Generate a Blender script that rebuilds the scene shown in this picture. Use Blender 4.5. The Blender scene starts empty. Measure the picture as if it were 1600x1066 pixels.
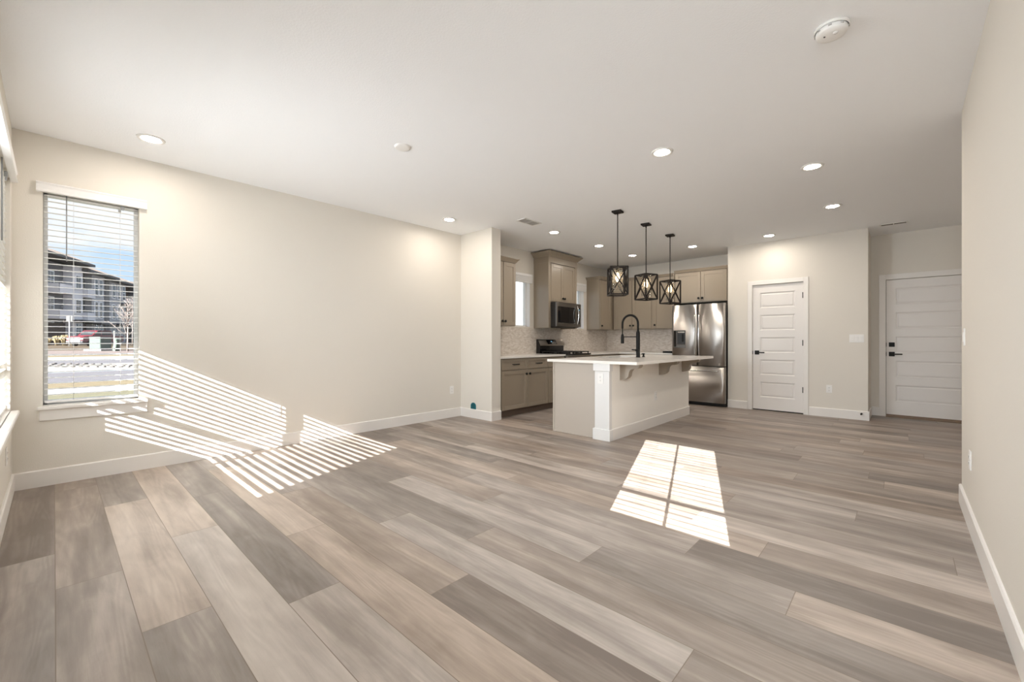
import bpy, bmesh, math, random
from mathutils import Vector, Matrix
random.seed(7)
scene = bpy.context.scene
COL = scene.collection
PI = math.pi
R = math.radians
H = 2.743            # ceiling height

# ------------------------------------------------------------------ camera, sky, sun, exposure
cam_d = bpy.data.cameras.new('camera')
cam_d.sensor_width = 36.0
cam_d.lens = 36.0 * 661.1 / 1600.0
cam_d.clip_start = 0.02
cam_d.clip_end = 500
cam = bpy.data.objects.new('camera', cam_d)
cam.location = (4.936, 0.215, 1.134)
cam.rotation_euler = (R(90), 0, R(42.717))
COL.objects.link(cam)
scene.camera = cam

scene.view_settings.view_transform = 'Standard'
scene.view_settings.look = 'None'
scene.view_settings.gamma = 1.0
scene.view_settings.exposure = 0.0
scene.view_settings.use_curve_mapping = False
scene.cycles.use_denoising = True
scene.cycles.max_bounces = 14
scene.cycles.diffuse_bounces = 8
scene.cycles.glossy_bounces = 6
scene.cycles.transparent_max_bounces = 24
scene.cycles.sample_clamp_indirect = 8.0
scene.cycles.caustics_reflective = False
scene.cycles.caustics_refractive = False

SKY_STRENGTH = 1.15
SUN_STRENGTH = 34.0
FILL_SCALE = 1.0       # scale of the added fill lamps
LAMP = 205.0          # recessed lamps


def new_nodes(nt):
    nt.nodes.clear()
    return nt.nodes, nt.links


world = bpy.data.worlds.new('sky')
scene.world = world
world.use_nodes = True
N, L = new_nodes(world.node_tree)
out = N.new('ShaderNodeOutputWorld')
bg = N.new('ShaderNodeBackground')
tc = N.new('ShaderNodeTexCoord')
sep = N.new('ShaderNodeSeparateXYZ')
L.new(tc.outputs['Generated'], sep.inputs[0])
ramp = N.new('ShaderNodeValToRGB')
ramp.color_ramp.elements[0].position = 0.0
ramp.color_ramp.elements[0].color = (0.66, 0.80, 0.95, 1)
ramp.color_ramp.elements[1].position = 0.75
ramp.color_ramp.elements[1].color = (0.24, 0.45, 0.80, 1)
e = ramp.color_ramp.elements.new(0.25)
e.color = (0.47, 0.68, 0.95, 1)
L.new(sep.outputs['Z'], ramp.inputs[0])
mapn = N.new('ShaderNodeMapping')
mapn.inputs['Scale'].default_value = (2.2, 2.2, 9.0)
L.new(tc.outputs['Generated'], mapn.inputs[0])
noi = N.new('ShaderNodeTexNoise')
noi.inputs['Scale'].default_value = 1.6
noi.inputs['Detail'].default_value = 6
L.new(mapn.outputs[0], noi.inputs['Vector'])
cr = N.new('ShaderNodeValToRGB')
cr.color_ramp.elements[0].position = 0.41
cr.color_ramp.elements[0].color = (0, 0, 0, 1)
cr.color_ramp.elements[1].position = 0.60
cr.color_ramp.elements[1].color = (1, 1, 1, 1)
L.new(noi.outputs[0], cr.inputs[0])
mx = N.new('ShaderNodeMixRGB')
mx.inputs[2].default_value = (0.93, 0.94, 0.97, 1)
L.new(cr.outputs[0], mx.inputs[0])
L.new(ramp.outputs[0], mx.inputs[1])
L.new(mx.outputs[0], bg.inputs[0])
bg.inputs[1].default_value = SKY_STRENGTH
L.new(bg.outputs[0], out.inputs[0])

sun_dir = Vector((-0.348, 1.0, -0.535)).normalized()
sun_d = bpy.data.lights.new('sun', 'SUN')
sun_d.energy = SUN_STRENGTH
sun_d.angle = R(0.14)
sun_d.color = (1.0, 0.975, 0.94)
sun = bpy.data.objects.new('sun', sun_d)
sun.rotation_euler = sun_dir.to_track_quat('-Z', 'Y').to_euler()
sun.location = (8, -14, 9)
COL.objects.link(sun)


def fill_light(name, loc, size, facing, power, color=(0.90, 0.95, 1.0), spread=180):
    d = bpy.data.lights.new(name, 'AREA')
    d.shape = 'RECTANGLE'
    d.size, d.size_y = size
    d.energy = power * FILL_SCALE
    d.color = color
    d.spread = R(spread)
    o = bpy.data.objects.new(name, d)
    o.location = loc
    o.rotation_euler = Vector(facing).to_track_quat('-Z', 'Y').to_euler()
    COL.objects.link(o)
    return o


# added fill lamps outside the front panes, facing in, boosting sky and sun
fill_light('fill_front_pair', (1.45, -0.32, 1.47), (1.0, 1.6), (0.55, 1, 0.30), 100, spread=150)
fill_light('fill_front_high', (4.86, -0.32, 2.03), (0.75, 1.15), (-0.55, 1, -0.80), 160, spread=170)

# ------------------------------------------------------------------ materials
MATS = {}


def mat(name, color=(0.8, 0.8, 0.8), rough=0.5, metal=0.0, bump=0.0, bscale=200.0, spec=0.5, var=0.0, vscale=3.0,
        emit=None, estr=0.0, coat=0.0, bdist=0.002):
    if name in MATS:
        return MATS[name]
    m = bpy.data.materials.new(name)
    m.use_nodes = True
    N, L = new_nodes(m.node_tree)
    o = N.new('ShaderNodeOutputMaterial')
    b = N.new('ShaderNodeBsdfPrincipled')
    L.new(b.outputs[0], o.inputs[0])
    b.inputs['Base Color'].default_value = (*color, 1)
    b.inputs['Roughness'].default_value = rough
    b.inputs['Metallic'].default_value = metal
    b.inputs['Specular IOR Level'].default_value = spec
    b.inputs['Coat Weight'].default_value = coat
    b.inputs['Coat Roughness'].default_value = 0.02 if coat > 0.5 else 0.22
    if emit:
        b.inputs['Emission Color'].default_value = (*emit, 1)
        b.inputs['Emission Strength'].default_value = estr
    tcn = N.new('ShaderNodeTexCoord')
    if bump:
        n = N.new('ShaderNodeTexNoise')
        n.inputs['Scale'].default_value = bscale
        n.inputs['Detail'].default_value = 3
        L.new(tcn.outputs['Object'], n.inputs['Vector'])
        bp = N.new('ShaderNodeBump')
        bp.inputs['Strength'].default_value = bump
        bp.inputs['Distance'].default_value = bdist
        L.new(n.outputs[0], bp.inputs['Height'])
        L.new(bp.outputs[0], b.inputs['Normal'])
    if var:
        n2 = N.new('ShaderNodeTexNoise')
        n2.inputs['Scale'].default_value = vscale
        n2.inputs['Detail'].default_value = 4
        L.new(tcn.outputs['Object'], n2.inputs['Vector'])
        mix = N.new('ShaderNodeMixRGB')
        mix.inputs[1].default_value = (*[max(0, c * (1 - var)) for c in color], 1)
        mix.inputs[2].default_value = (*[min(1, c * (1 + var)) for c in color], 1)
        L.new(n2.outputs[0], mix.inputs[0])
        L.new(mix.outputs[0], b.inputs['Base Color'])
    MATS[name] = m
    return m


M_WALL = mat('cream_wall_paint', (0.745, 0.71, 0.65), 0.85, bump=0.25, bscale=130, spec=0.2, bdist=0.003)
M_CEIL = mat('ceiling_paint', (0.905, 0.92, 0.94), 0.95, bump=0.35, bscale=90, spec=0.1, bdist=0.003)
M_TRIM = mat('white_trim_paint', (0.82, 0.795, 0.765), 0.42, bump=0.02, bscale=60)
M_DOOR = mat('white_door_paint', (0.80, 0.775, 0.75), 0.45, bump=0.05, bscale=220)
M_BLIND = mat('white_blind_vinyl', (0.85, 0.845, 0.84), 0.45, bump=0.02, bscale=80)
M_VINYL = mat('white_window_vinyl', (0.80, 0.80, 0.79), 0.4, bump=0.01, bscale=90)
M_CAB = mat('taupe_cabinet_paint', (0.315, 0.262, 0.200), 0.36, bump=0.01, bscale=150, spec=0.5, coat=0.4)
M_PANEL = mat('greige_island_panel', (0.48, 0.43, 0.375), 0.36, bump=0.03, bscale=150)
M_TOE = mat('dark_toe_kick', (0.16, 0.115, 0.085), 0.6, bump=0.03)
M_QUARTZ = mat('white_quartz', (0.86, 0.835, 0.79), 0.16, spec=0.5, var=0.03, vscale=9)
M_BLACK = mat('matte_black_metal', (0.009, 0.009, 0.009), 0.5, bump=0.02, spec=0.25)
M_BRONZE = mat('dark_bronze_metal', (0.016, 0.012, 0.010), 0.6, bump=0.04, bscale=300, spec=0.3)
M_IRON = mat('cast_iron', (0.012, 0.012, 0.012), 0.6, bump=0.2, bscale=300)
M_GLASSBLK = mat('black_glass', (0.008, 0.008, 0.009), 0.06, spec=0.6, bump=0.001)
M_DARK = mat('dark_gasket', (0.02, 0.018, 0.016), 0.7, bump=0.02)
M_PLASTIC = mat('white_plastic', (0.83, 0.82, 0.80), 0.35, bump=0.01)
M_SLOT = mat('dark_slot', (0.05, 0.045, 0.04), 0.7, bump=0.01)
M_SCREEN = mat('lit_display', (0.02, 0.03, 0.04), 0.2, emit=(0.35, 0.75, 1.0), estr=0.6)
M_TEAL = mat('teal_plastic', (0.0, 0.16, 0.20), 0.4, bump=0.02)
M_LENS = mat('lamp_lens', (0.9, 0.9, 0.88), 0.5, emit=(1.0, 0.90, 0.785), estr=LAMP)
M_BULB = mat('warm_bulb', (1, 0.9, 0.7), 0.3, emit=(1.0, 0.76, 0.46), estr=10.0)
M_CHROME = mat('chrome', (0.75, 0.75, 0.75), 0.12, metal=1.0, bump=0.005)
M_STRIP = mat('threshold_wood', (0.22, 0.15, 0.10), 0.5, bump=0.05)


def stainless(name, col):
    m = bpy.data.materials.new(name)
    m.use_nodes = True
    N, L = new_nodes(m.node_tree)
    o = N.new('ShaderNodeOutputMaterial')
    b = N.new('ShaderNodeBsdfPrincipled')
    L.new(b.outputs[0], o.inputs[0])
    b.inputs['Base Color'].default_value = (*col, 1)
    b.inputs['Metallic'].default_value = 1.0
    t = N.new('ShaderNodeTexCoord')
    mp = N.new('ShaderNodeMapping')
    mp.inputs['Scale'].default_value = (1.5, 1.5, 260)
    L.new(t.outputs['Object'], mp.inputs[0])
    n = N.new('ShaderNodeTexNoise')
    n.inputs['Scale'].default_value = 4
    n.inputs['Detail'].default_value = 2
    L.new(mp.outputs[0], n.inputs['Vector'])
    mr = N.new('ShaderNodeMapRange')
    mr.inputs['To Min'].default_value = 0.30
    mr.inputs['To Max'].default_value = 0.40
    L.new(n.outputs[0], mr.inputs[0])
    L.new(mr.outputs[0], b.inputs['Roughness'])
    bp = N.new('ShaderNodeBump')
    b.inputs['Anisotropic'].default_value = 0.94
    b.inputs['Anisotropic Rotation'].default_value = 0.25
    tg = N.new('ShaderNodeTangent')
    tg.direction_type = 'RADIAL'
    tg.axis = 'Z'
    L.new(tg.outputs[0], b.inputs['Tangent'])
    return m


M_STEEL = stainless('brushed_stainless', (0.53, 0.50, 0.47))
M_STEEL2 = stainless('dark_brushed_stainless', (0.27, 0.255, 0.24))


def glass(name, tint=(1, 1, 1), refl=0.05, frost=0.0):
    m = bpy.data.materials.new(name)
    m.use_nodes = True
    N, L = new_nodes(m.node_tree)
    o = N.new('ShaderNodeOutputMaterial')
    t = N.new('ShaderNodeBsdfTransparent')
    t.inputs[0].default_value = (*tint, 1)
    g = N.new('ShaderNodeBsdfGlossy')
    g.inputs['Roughness'].default_value = 0.02
    mxs = N.new('ShaderNodeMixShader')
    lw = N.new('ShaderNodeLayerWeight')
    lw.inputs[0].default_value = 0.5
    pw = N.new('ShaderNodeMath')
    pw.operation = 'POWER'
    pw.inputs[1].default_value = 4.0
    L.new(lw.outputs['Facing'], pw.inputs[0])
    mu = N.new('ShaderNodeMath')
    mu.operation = 'MULTIPLY_ADD'
    mu.inputs[1].default_value = 0.5
    mu.inputs[2].default_value = refl
    L.new(pw.outputs[0], mu.inputs[0])
    L.new(mu.outputs[0], mxs.inputs[0])
    L.new(t.outputs[0], mxs.inputs[1])
    L.new(g.outputs[0], mxs.inputs[2])
    if frost:
        tr = N.new('ShaderNodeBsdfTranslucent')
        tr.inputs[0].default_value = (0.95, 0.92, 0.86, 1)
        m2 = N.new('ShaderNodeMixShader')
        m2.inputs[0].default_value = frost
        L.new(mxs.outputs[0], m2.inputs[1])
        L.new(tr.outputs[0], m2.inputs[2])
        L.new(m2.outputs[0], o.inputs[0])
    else:
        L.new(mxs.outputs[0], o.inputs[0])
    return m


M_PANE = glass('window_glass', (0.97, 0.98, 0.98), 0.02)
M_SHADE = glass('seeded_glass', (0.97, 0.96, 0.94), 0.03, 0.10)


def floor_mat():
    m = bpy.data.materials.new('oak_plank_flooring')
    m.use_nodes = True
    N, L = new_nodes(m.node_tree)

    def math_(op, a, b=None, c=None):
        n = N.new('ShaderNodeMath')
        n.operation = op
        for i, v in enumerate((a, b, c)):
            if v is None:
                continue
            if isinstance(v, (int, float)):
                n.inputs[i].default_value = v
            else:
                L.new(v, n.inputs[i])
        return n.outputs[0]
    o = N.new('ShaderNodeOutputMaterial')
    b = N.new('ShaderNodeBsdfPrincipled')
    L.new(b.outputs[0], o.inputs[0])
    uv = N.new('ShaderNodeUVMap')
    uv.uv_map = 'plank'
    sz = N.new('ShaderNodeUVMap')
    sz.uv_map = 'size'
    at = N.new('ShaderNodeVertexColor')
    at.layer_name = 'tone'
    su = N.new('ShaderNodeSeparateXYZ')
    L.new(uv.outputs[0], su.inputs[0])
    ss = N.new('ShaderNodeSeparateXYZ')
    L.new(sz.outputs[0], ss.inputs[0])
    sa = N.new('ShaderNodeSeparateColor')
    L.new(at.outputs['Color'], sa.inputs[0])
    seed = math_('MULTIPLY', sa.outputs[1], 53.0)

    def coords(su_scale, sv_scale, off):
        c = N.new('ShaderNodeCombineXYZ')
        L.new(math_('MULTIPLY', su.outputs[0], su_scale), c.inputs[0])
        L.new(math_('MULTIPLY', su.outputs[1], sv_scale), c.inputs[1])
        L.new(math_('ADD', seed, off), c.inputs[2])
        return c.outputs[0]

    def noise(vec, detail=4, rough=0.55, dist=0.0):
        n = N.new('ShaderNodeTexNoise')
        n.inputs['Scale'].default_value = 1.0
        n.inputs['Detail'].default_value = detail
        n.inputs['Roughness'].default_value = rough
        n.inputs['Distortion'].default_value = dist
        L.new(vec, n.inputs['Vector'])
        return n.outputs[0]
    broad = noise(coords(0.9, 8.0, 0.0), 3, 0.5, 0.6)
    patch = noise(coords(2.6, 7.0, 9.0), 4, 0.55, 0.8)
    fine = noise(coords(5.0, 70.0, 3.0), 5, 0.7, 0.5)
    hair = noise(coords(16.0, 330.0, 5.0), 2, 0.6)
    # cathedral figure
    flow = noise(coords(0.42, 4.4, 1.0), 2, 0.45, 0.35)
    rings = math_('SINE', math_('MULTIPLY', flow, 105.0))
    ringmask = math_('MULTIPLY', math_('MULTIPLY', patch, patch), 0.11)
    v = math_('MULTIPLY', math_('SUBTRACT', broad, 0.5), 0.80)
    v = math_('ADD', v, math_('MULTIPLY', math_('SUBTRACT', patch, 0.5), 0.42))
    v = math_('ADD', v, math_('MULTIPLY', math_('SUBTRACT', fine, 0.5), 0.26))
    v = math_('ADD', v, math_('MULTIPLY', math_('SUBTRACT', hair, 0.5), 0.05))
    v = math_('ADD', v, math_('MULTIPLY', rings, ringmask))
    v = math_('ADD', math_('MULTIPLY', v, 0.92), sa.outputs[0])
    rp = N.new('ShaderNodeValToRGB')
    els = rp.color_ramp.elements
    els[0].position = 0.0
    els[0].color = (0.190, 0.148, 0.120, 1)
    els[1].position = 1.0
    els[1].color = (0.75, 0.655, 0.57, 1)
    for p, c in ((0.28, (0.325, 0.264, 0.220, 1)), (0.52, (0.495, 0.414, 0.350, 1)), (0.76, (0.63, 0.542, 0.462, 1))):
        q = els.new(p)
        q.color = c
    L.new(v, rp.inputs[0])
    # a little hue change from plank to plank: some greyer, some warmer
    hs = N.new('ShaderNodeHueSaturation')
    L.new(rp.outputs[0], hs.inputs['Color'])
    L.new(math_('ADD', math_('MULTIPLY', sa.outputs[2], 0.35), 0.72), hs.inputs['Saturation'])
    # seams
    du = math_('MINIMUM', su.outputs[0], math_('SUBTRACT', ss.outputs[0], su.outputs[0]))
    dv = math_('MINIMUM', su.outputs[1], math_('SUBTRACT', ss.outputs[1], su.outputs[1]))
    d = math_('MINIMUM', du, dv)
    mr = N.new('ShaderNodeMapRange')
    mr.inputs['From Min'].default_value = 0.0006
    mr.inputs['From Max'].default_value = 0.0022
    L.new(d, mr.inputs[0])
    seam = N.new('ShaderNodeMixRGB')
    seam.inputs[1].default_value = (0.20, 0.155, 0.12, 1)
    L.new(mr.outputs[0], seam.inputs[0])
    L.new(hs.outputs[0], seam.inputs[2])
    L.new(seam.outputs[0], b.inputs['Base Color'])
    rr = N.new('ShaderNodeMapRange')
    rr.inputs['To Min'].default_value = 0.36
    rr.inputs['To Max'].default_value = 0.52
    L.new(fine, rr.inputs[0])
    L.new(rr.outputs[0], b.inputs['Roughness'])
    b.inputs['Specular IOR Level'].default_value = 0.42
    hsum = math_('ADD', math_('MULTIPLY', fine, 0.35), mr.outputs[0])
    bp = N.new('ShaderNodeBump')
    bp.inputs['Strength'].default_value = 0.25
    bp.inputs['Distance'].default_value = 0.0012
    L.new(hsum, bp.inputs['Height'])
    L.new(bp.outputs[0], b.inputs['Normal'])
    return m


def mosaic_mat():
    m = bpy.data.materials.new('stone_mosaic_tile')
    m.use_nodes = True
    N, L = new_nodes(m.node_tree)
    o = N.new('ShaderNodeOutputMaterial')
    b = N.new('ShaderNodeBsdfPrincipled')
    L.new(b.outputs[0], o.inputs[0])
    uv = N.new('ShaderNodeUVMap')
    uv.uv_map = 'plank'
    br = N.new('ShaderNodeTexBrick')
    br.inputs['Scale'].default_value = 1.0
    br.inputs['Brick Width'].default_value = 0.052
    br.inputs['Row Height'].default_value = 0.0165
    br.inputs['Mortar Size'].default_value = 0.0012
    br.inputs['Color1'].default_value = (0.56, 0.50, 0.44, 1)
    br.inputs['Color2'].default_value = (0.74, 0.69, 0.64, 1)
    br.inputs['Mortar'].default_value = (0.60, 0.55, 0.49, 1)
    L.new(uv.outputs[0], br.inputs['Vector'])
    n = N.new('ShaderNodeTexNoise')
    n.inputs['Scale'].default_value = 24
    n.inputs['Detail'].default_value = 4
    L.new(uv.outputs[0], n.inputs['Vector'])
    mx = N.new('ShaderNodeMixRGB')
    mx.blend_type = 'OVERLAY'
    mx.inputs[0].default_value = 0.3
    L.new(br.outputs['Color'], mx.inputs[1])
    L.new(n.outputs[0], mx.inputs[2])
    L.new(mx.outputs[0], b.inputs['Base Color'])
    b.inputs['Roughness'].default_value = 0.3
    bp = N.new('ShaderNodeBump')
    bp.inputs['Strength'].default_value = 0.3
    bp.inputs['Distance'].default_value = 0.002
    bp.invert = True
    L.new(br.outputs['Fac'], bp.inputs['Height'])
    L.new(bp.outputs[0], b.inputs['Normal'])
    return m


M_FLOOR = floor_mat()
M_MOSAIC = mosaic_mat()

# ------------------------------------------------------------------ mesh helpers


class MB:
    """Collects shapes and links them as ONE mesh object."""

    def __init__(self):
        self.bm = bmesh.new()

    def box(self, x0, x1, y0, y1, z0, z1, bev=0.0, rot=None, seg=1, mi=0):
        xs, ys, zs = sorted((x0, x1)), sorted((y0, y1)), sorted((z0, z1))
        c = Vector(((xs[0] + xs[1]) / 2, (ys[0] + ys[1]) / 2, (zs[0] + zs[1]) / 2))
        s = Vector((xs[1] - xs[0], ys[1] - ys[0], zs[1] - zs[0]))
        tmp = bmesh.new()
        bmesh.ops.create_cube(tmp, size=1.0)
        for v in tmp.verts:
            v.co = Vector((v.co.x * s.x, v.co.y * s.y, v.co.z * s.z))
        if bev:
            bmesh.ops.bevel(tmp, geom=tmp.edges[:], offset=min(bev, min(s) * 0.45), segments=seg, affect='EDGES')
        mtx = Matrix.Translation(c) @ (rot.to_4x4() if rot else Matrix.Identity(4))
        self._merge(tmp, mtx, mi)
        return self

    def _merge(self, tmp, mtx=None, mi=0):
        vm = {}
        for v in tmp.verts:
            vm[v] = self.bm.verts.new(mtx @ v.co if mtx else v.co)
        for f in tmp.faces:
            try:
                nf = self.bm.faces.new([vm[v] for v in f.verts])
                nf.material_index = mi
                nf.smooth = f.smooth
            except ValueError:
                pass
        tmp.free()

    def quad(self, pts, mi=0):
        f = self.bm.faces.new([self.bm.verts.new(p) for p in pts])
        f.material_index = mi
        return f

    def prism(self, pts, vec, mi=0):
        """closed polygon extruded by vec"""
        vec = Vector(vec)
        a = [self.bm.verts.new(p) for p in pts]
        b = [self.bm.verts.new(Vector(p) + vec) for p in pts]
        n = len(a)
        fs = [self.bm.faces.new(a), self.bm.faces.new(b[::-1])]
        for i in range(n):
            fs.append(self.bm.faces.new([a[i], b[i], b[(i + 1) % n], a[(i + 1) % n]]))
        for f in fs:
            f.material_index = mi
        return self

    def tube(self, pts, r, seg=12, closed=False, mi=0):
        pts = [Vector(p) for p in pts]
        rs = r if isinstance(r, (list, tuple)) else [r] * len(pts)
        n = len(pts)
        rings = []
        ref = None
        for i, p in enumerate(pts):
            if closed:
                t = (pts[(i + 1) % n] - pts[i - 1]).normalized()
            else:
                t = (pts[min(i + 1, n - 1)] - pts[max(i - 1, 0)]).normalized()
            if ref is None:
                ref = Vector((0, 0, 1)) if abs(t.z) < 0.9 else Vector((1, 0, 0))
            u = t.cross(ref)
            if u.length < 1e-5:
                u = t.cross(Vector((0, 1, 0)))
            u.normalize()
            w = t.cross(u).normalized()
            ref = u.cross(t) * -1 if False else w.cross(t).normalized().cross(t) * 0 + ref
            rings.append([self.bm.verts.new(p + (u * math.cos(2 * PI * k / seg) + w * math.sin(2 * PI * k / seg)) * rs[i])
                          for k in range(seg)])
        m = n if closed else n - 1
        for i in range(m):
            a, b = rings[i], rings[(i + 1) % n]
            for k in range(seg):
                f = self.bm.faces.new([a[k], a[(k + 1) % seg], b[(k + 1) % seg], b[k]])
                f.smooth = True
                f.material_index = mi
        if not closed:
            self.bm.faces.new(rings[0][::-1]).material_index = mi
            self.bm.faces.new(rings[-1]).material_index = mi
        return self

    def bar(self, a, b, w, h=None, mi=0):
        """square bar from a to b"""
        a, b = Vector(a), Vector(b)
        h = h or w
        d = (b - a)
        ln = d.length
        q = d.to_track_quat('Z', 'Y').to_matrix().to_4x4()
        tmp = bmesh.new()
        bmesh.ops.create_cube(tmp, size=1.0)
        for v in tmp.verts:
            v.co = Vector((v.co.x * w, v.co.y * h, v.co.z * ln))
        self._merge(tmp, Matrix.Translation((a + b) / 2) @ q, mi)
        return self

    def lathe(self, prof, c=(0, 0, 0), seg=32, axis='z', mi=0, smooth=True):
        """profile of (r, h) turned about an axis through c"""
        c = Vector(c)

        def P(r, h, a):
            if axis == 'z':
                return c + Vector((r * math.cos(a), r * math.sin(a), h))
            if axis == 'y':
                return c + Vector((r * math.cos(a), h, r * math.sin(a)))
            return c + Vector((h, r * math.cos(a), r * math.sin(a)))
        rings = []
        for (r, h) in prof:
            if r < 1e-6:
                rings.append([self.bm.verts.new(P(0, h, 0))])
            else:
                rings.append([self.bm.verts.new(P(r, h, 2 * PI * k / seg)) for k in range(seg)])
        for i in range(len(prof) - 1):
            a, b = rings[i], rings[i + 1]
            for k in range(seg):
                k2 = (k + 1) % seg
                if len(a) == 1 and len(b) == 1:
                    continue
                if len(a) == 1:
                    f = self.bm.faces.new([a[0], b[k2], b[k]])
                elif len(b) == 1:
                    f = self.bm.faces.new([a[k], a[k2], b[0]])
                else:
                    f = self.bm.faces.new([a[k], a[k2], b[k2], b[k]])
                f.smooth = smooth
                f.material_index = mi
        return self

    def frustum(self, r0, z0, r1, z1, mi=0):
        """r = (x0,x1,y0,y1) at z0 and z1"""
        a = [self.bm.verts.new(p) for p in ((r0[0], r0[2], z0), (r0[1], r0[2], z0), (r0[1], r0[3], z0), (r0[0], r0[3], z0))]
        b = [self.bm.verts.new(p) for p in ((r1[0], r1[2], z1), (r1[1], r1[2], z1), (r1[1], r1[3], z1), (r1[0], r1[3], z1))]
        fs = [self.bm.faces.new(a[::-1]), self.bm.faces.new(b)]
        for i in range(4):
            fs.append(self.bm.faces.new([a[i], a[(i + 1) % 4], b[(i + 1) % 4], b[i]]))
        for f in fs:
            f.material_index = mi
        return self

    def xform(self, fn):
        for v in self.bm.verts:
            v.co = Vector(fn(v.co))
        return self

    def build(self, name, m, parent=None, loc=None, rotz=0.0, fixn=True):
        if fixn:
            bmesh.ops.recalc_face_normals(self.bm, faces=self.bm.faces[:])
        me = bpy.data.meshes.new(name)
        self.bm.to_mesh(me)
        self.bm.free()
        for mm in (m if isinstance(m, (list, tuple)) else [m]):
            me.materials.append(mm)
        o = bpy.data.objects.new(name, me)
        COL.objects.link(o)
        if parent:
            o.parent = parent
        if loc:
            o.location = loc
        if rotz:
            o.rotation_euler = (0, 0, rotz)
        return o


def tag(o, label=None, cat=None, group=None, kind=None):
    if label:
        o['label'] = label
    if cat:
        o['category'] = cat
    if group:
        o['group'] = group
    if kind:
        o['kind'] = kind
    return o


def struct(o, label=None, cat=None):
    return tag(o, label, cat, kind='structure')


def thing(name, label, cat, loc=(0, 0, 0), rotz=0.0, group=None):
    o = bpy.data.objects.new(name, None)
    o.empty_display_size = 0.1
    o.location = loc
    o.rotation_euler = (0, 0, rotz)
    COL.objects.link(o)
    return tag(o, label, cat, group)


def copy_tree(o, parent=None):
    c = o.copy()
    COL.objects.link(c)
    if parent:
        c.parent = parent
    for ch in list(o.children):
        copy_tree(ch, c)
    return c


def uv_box(o, axis_u, axis_v):
    me = o.data
    uvl = me.uv_layers.new(name='plank')
    for lp in me.loops:
        co = me.vertices[lp.vertex_index].co
        uvl.data[lp.index].uv = (co[axis_u], co[axis_v])


# ------------------------------------------------------------------ room shell: floor
ROW_W, ROW_Y0, PL = 0.2275, -0.008, 1.83
joint = {0: 1.62, 1: 2.10, 2: 2.765, 3: 1.838, 4: 1.16, 5: 2.307, 6: 3.387, 7: 4.373, 8: 3.108, 10: 4.58, 11: 4.085, 16: 4.715,
         9: 3.72, 12: 2.55, 13: 3.95, 14: 3.3, 15: 2.2}
tone_fix = {(0, 1.62): 0.38, (0, 3.45): 0.56, (1, 2.10): 0.50, (4, 2.96): 0.42, (6, 5.2): 0.24, (11, 5.9): 0.22, (5, 4.1): 0.66, (2, 2.765): 0.72,
            (4, 4.8): 0.70, (3, 3.65): 0.72, (7, 4.373): 0.62, (10, 4.58): 0.60, (7, 2.53): 0.55, (8, 4.93): 0.55, (1, 3.93): 0.58,
            (3, 1.838): 0.70, (5, 2.307): 0.72}
fb = bmesh.new()
uvp = fb.loops.layers.uv.new('plank')
uvs = fb.loops.layers.uv.new('size')
tcl = fb.loops.layers.color.new('tone')
rf = random.Random(3)
X_MAX, Y_MAX = 6.62, 8.76
k = 0
while True:
    y0 = ROW_Y0 + k * ROW_W
    if y0 > Y_MAX:
        break
    y1 = y0 + ROW_W
    j = joint.get(k, rf.uniform(0, PL) + 1.0)
    j -= PL * math.ceil((j + 0.2) / PL)
    while j < X_MAX:
        a, b = j, j + PL
        tone = min(0.78, max(0.32, rf.gauss(0.53, 0.09)))
        for (kk, jb), tv in tone_fix.items():
            if kk == k and abs(jb - b) < 0.12:
                tone = tv
        seed, hue = rf.random(), rf.random()
        ca, cb = max(a, -0.02), min(b, X_MAX)
        cy0, cy1 = max(y0, -0.02), min(y1, Y_MAX)
        if cb > ca and cy1 > cy0:
            vs = [fb.verts.new(p) for p in ((ca, cy0, 0), (cb, cy0, 0), (cb, cy1, 0), (ca, cy1, 0))]
            f = fb.faces.new(vs)
            for lp in f.loops:
                co = lp.vert.co
                lp[uvp].uv = (co.x - a, co.y - y0)
                lp[uvs].uv = (PL, ROW_W)
                lp[tcl] = (tone, seed, hue, 1)
        j = b
    k += 1
me = bpy.data.meshes.new('floor')
fb.to_mesh(me)
fb.free()
me.materials.append(M_FLOOR)
floor = bpy.data.objects.new('floor', me)
COL.objects.link(floor)
struct(floor, 'taupe oak-look plank floor running across the whole room', 'floor')

ceil = MB().box(-0.16, 6.8, -0.16, 9.0, H, H + 0.12).build('ceiling', M_CEIL)
struct(ceil, 'flat white textured ceiling over living area and kitchen', 'ceiling')

WT = 0.165   # outside wall thickness


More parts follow.
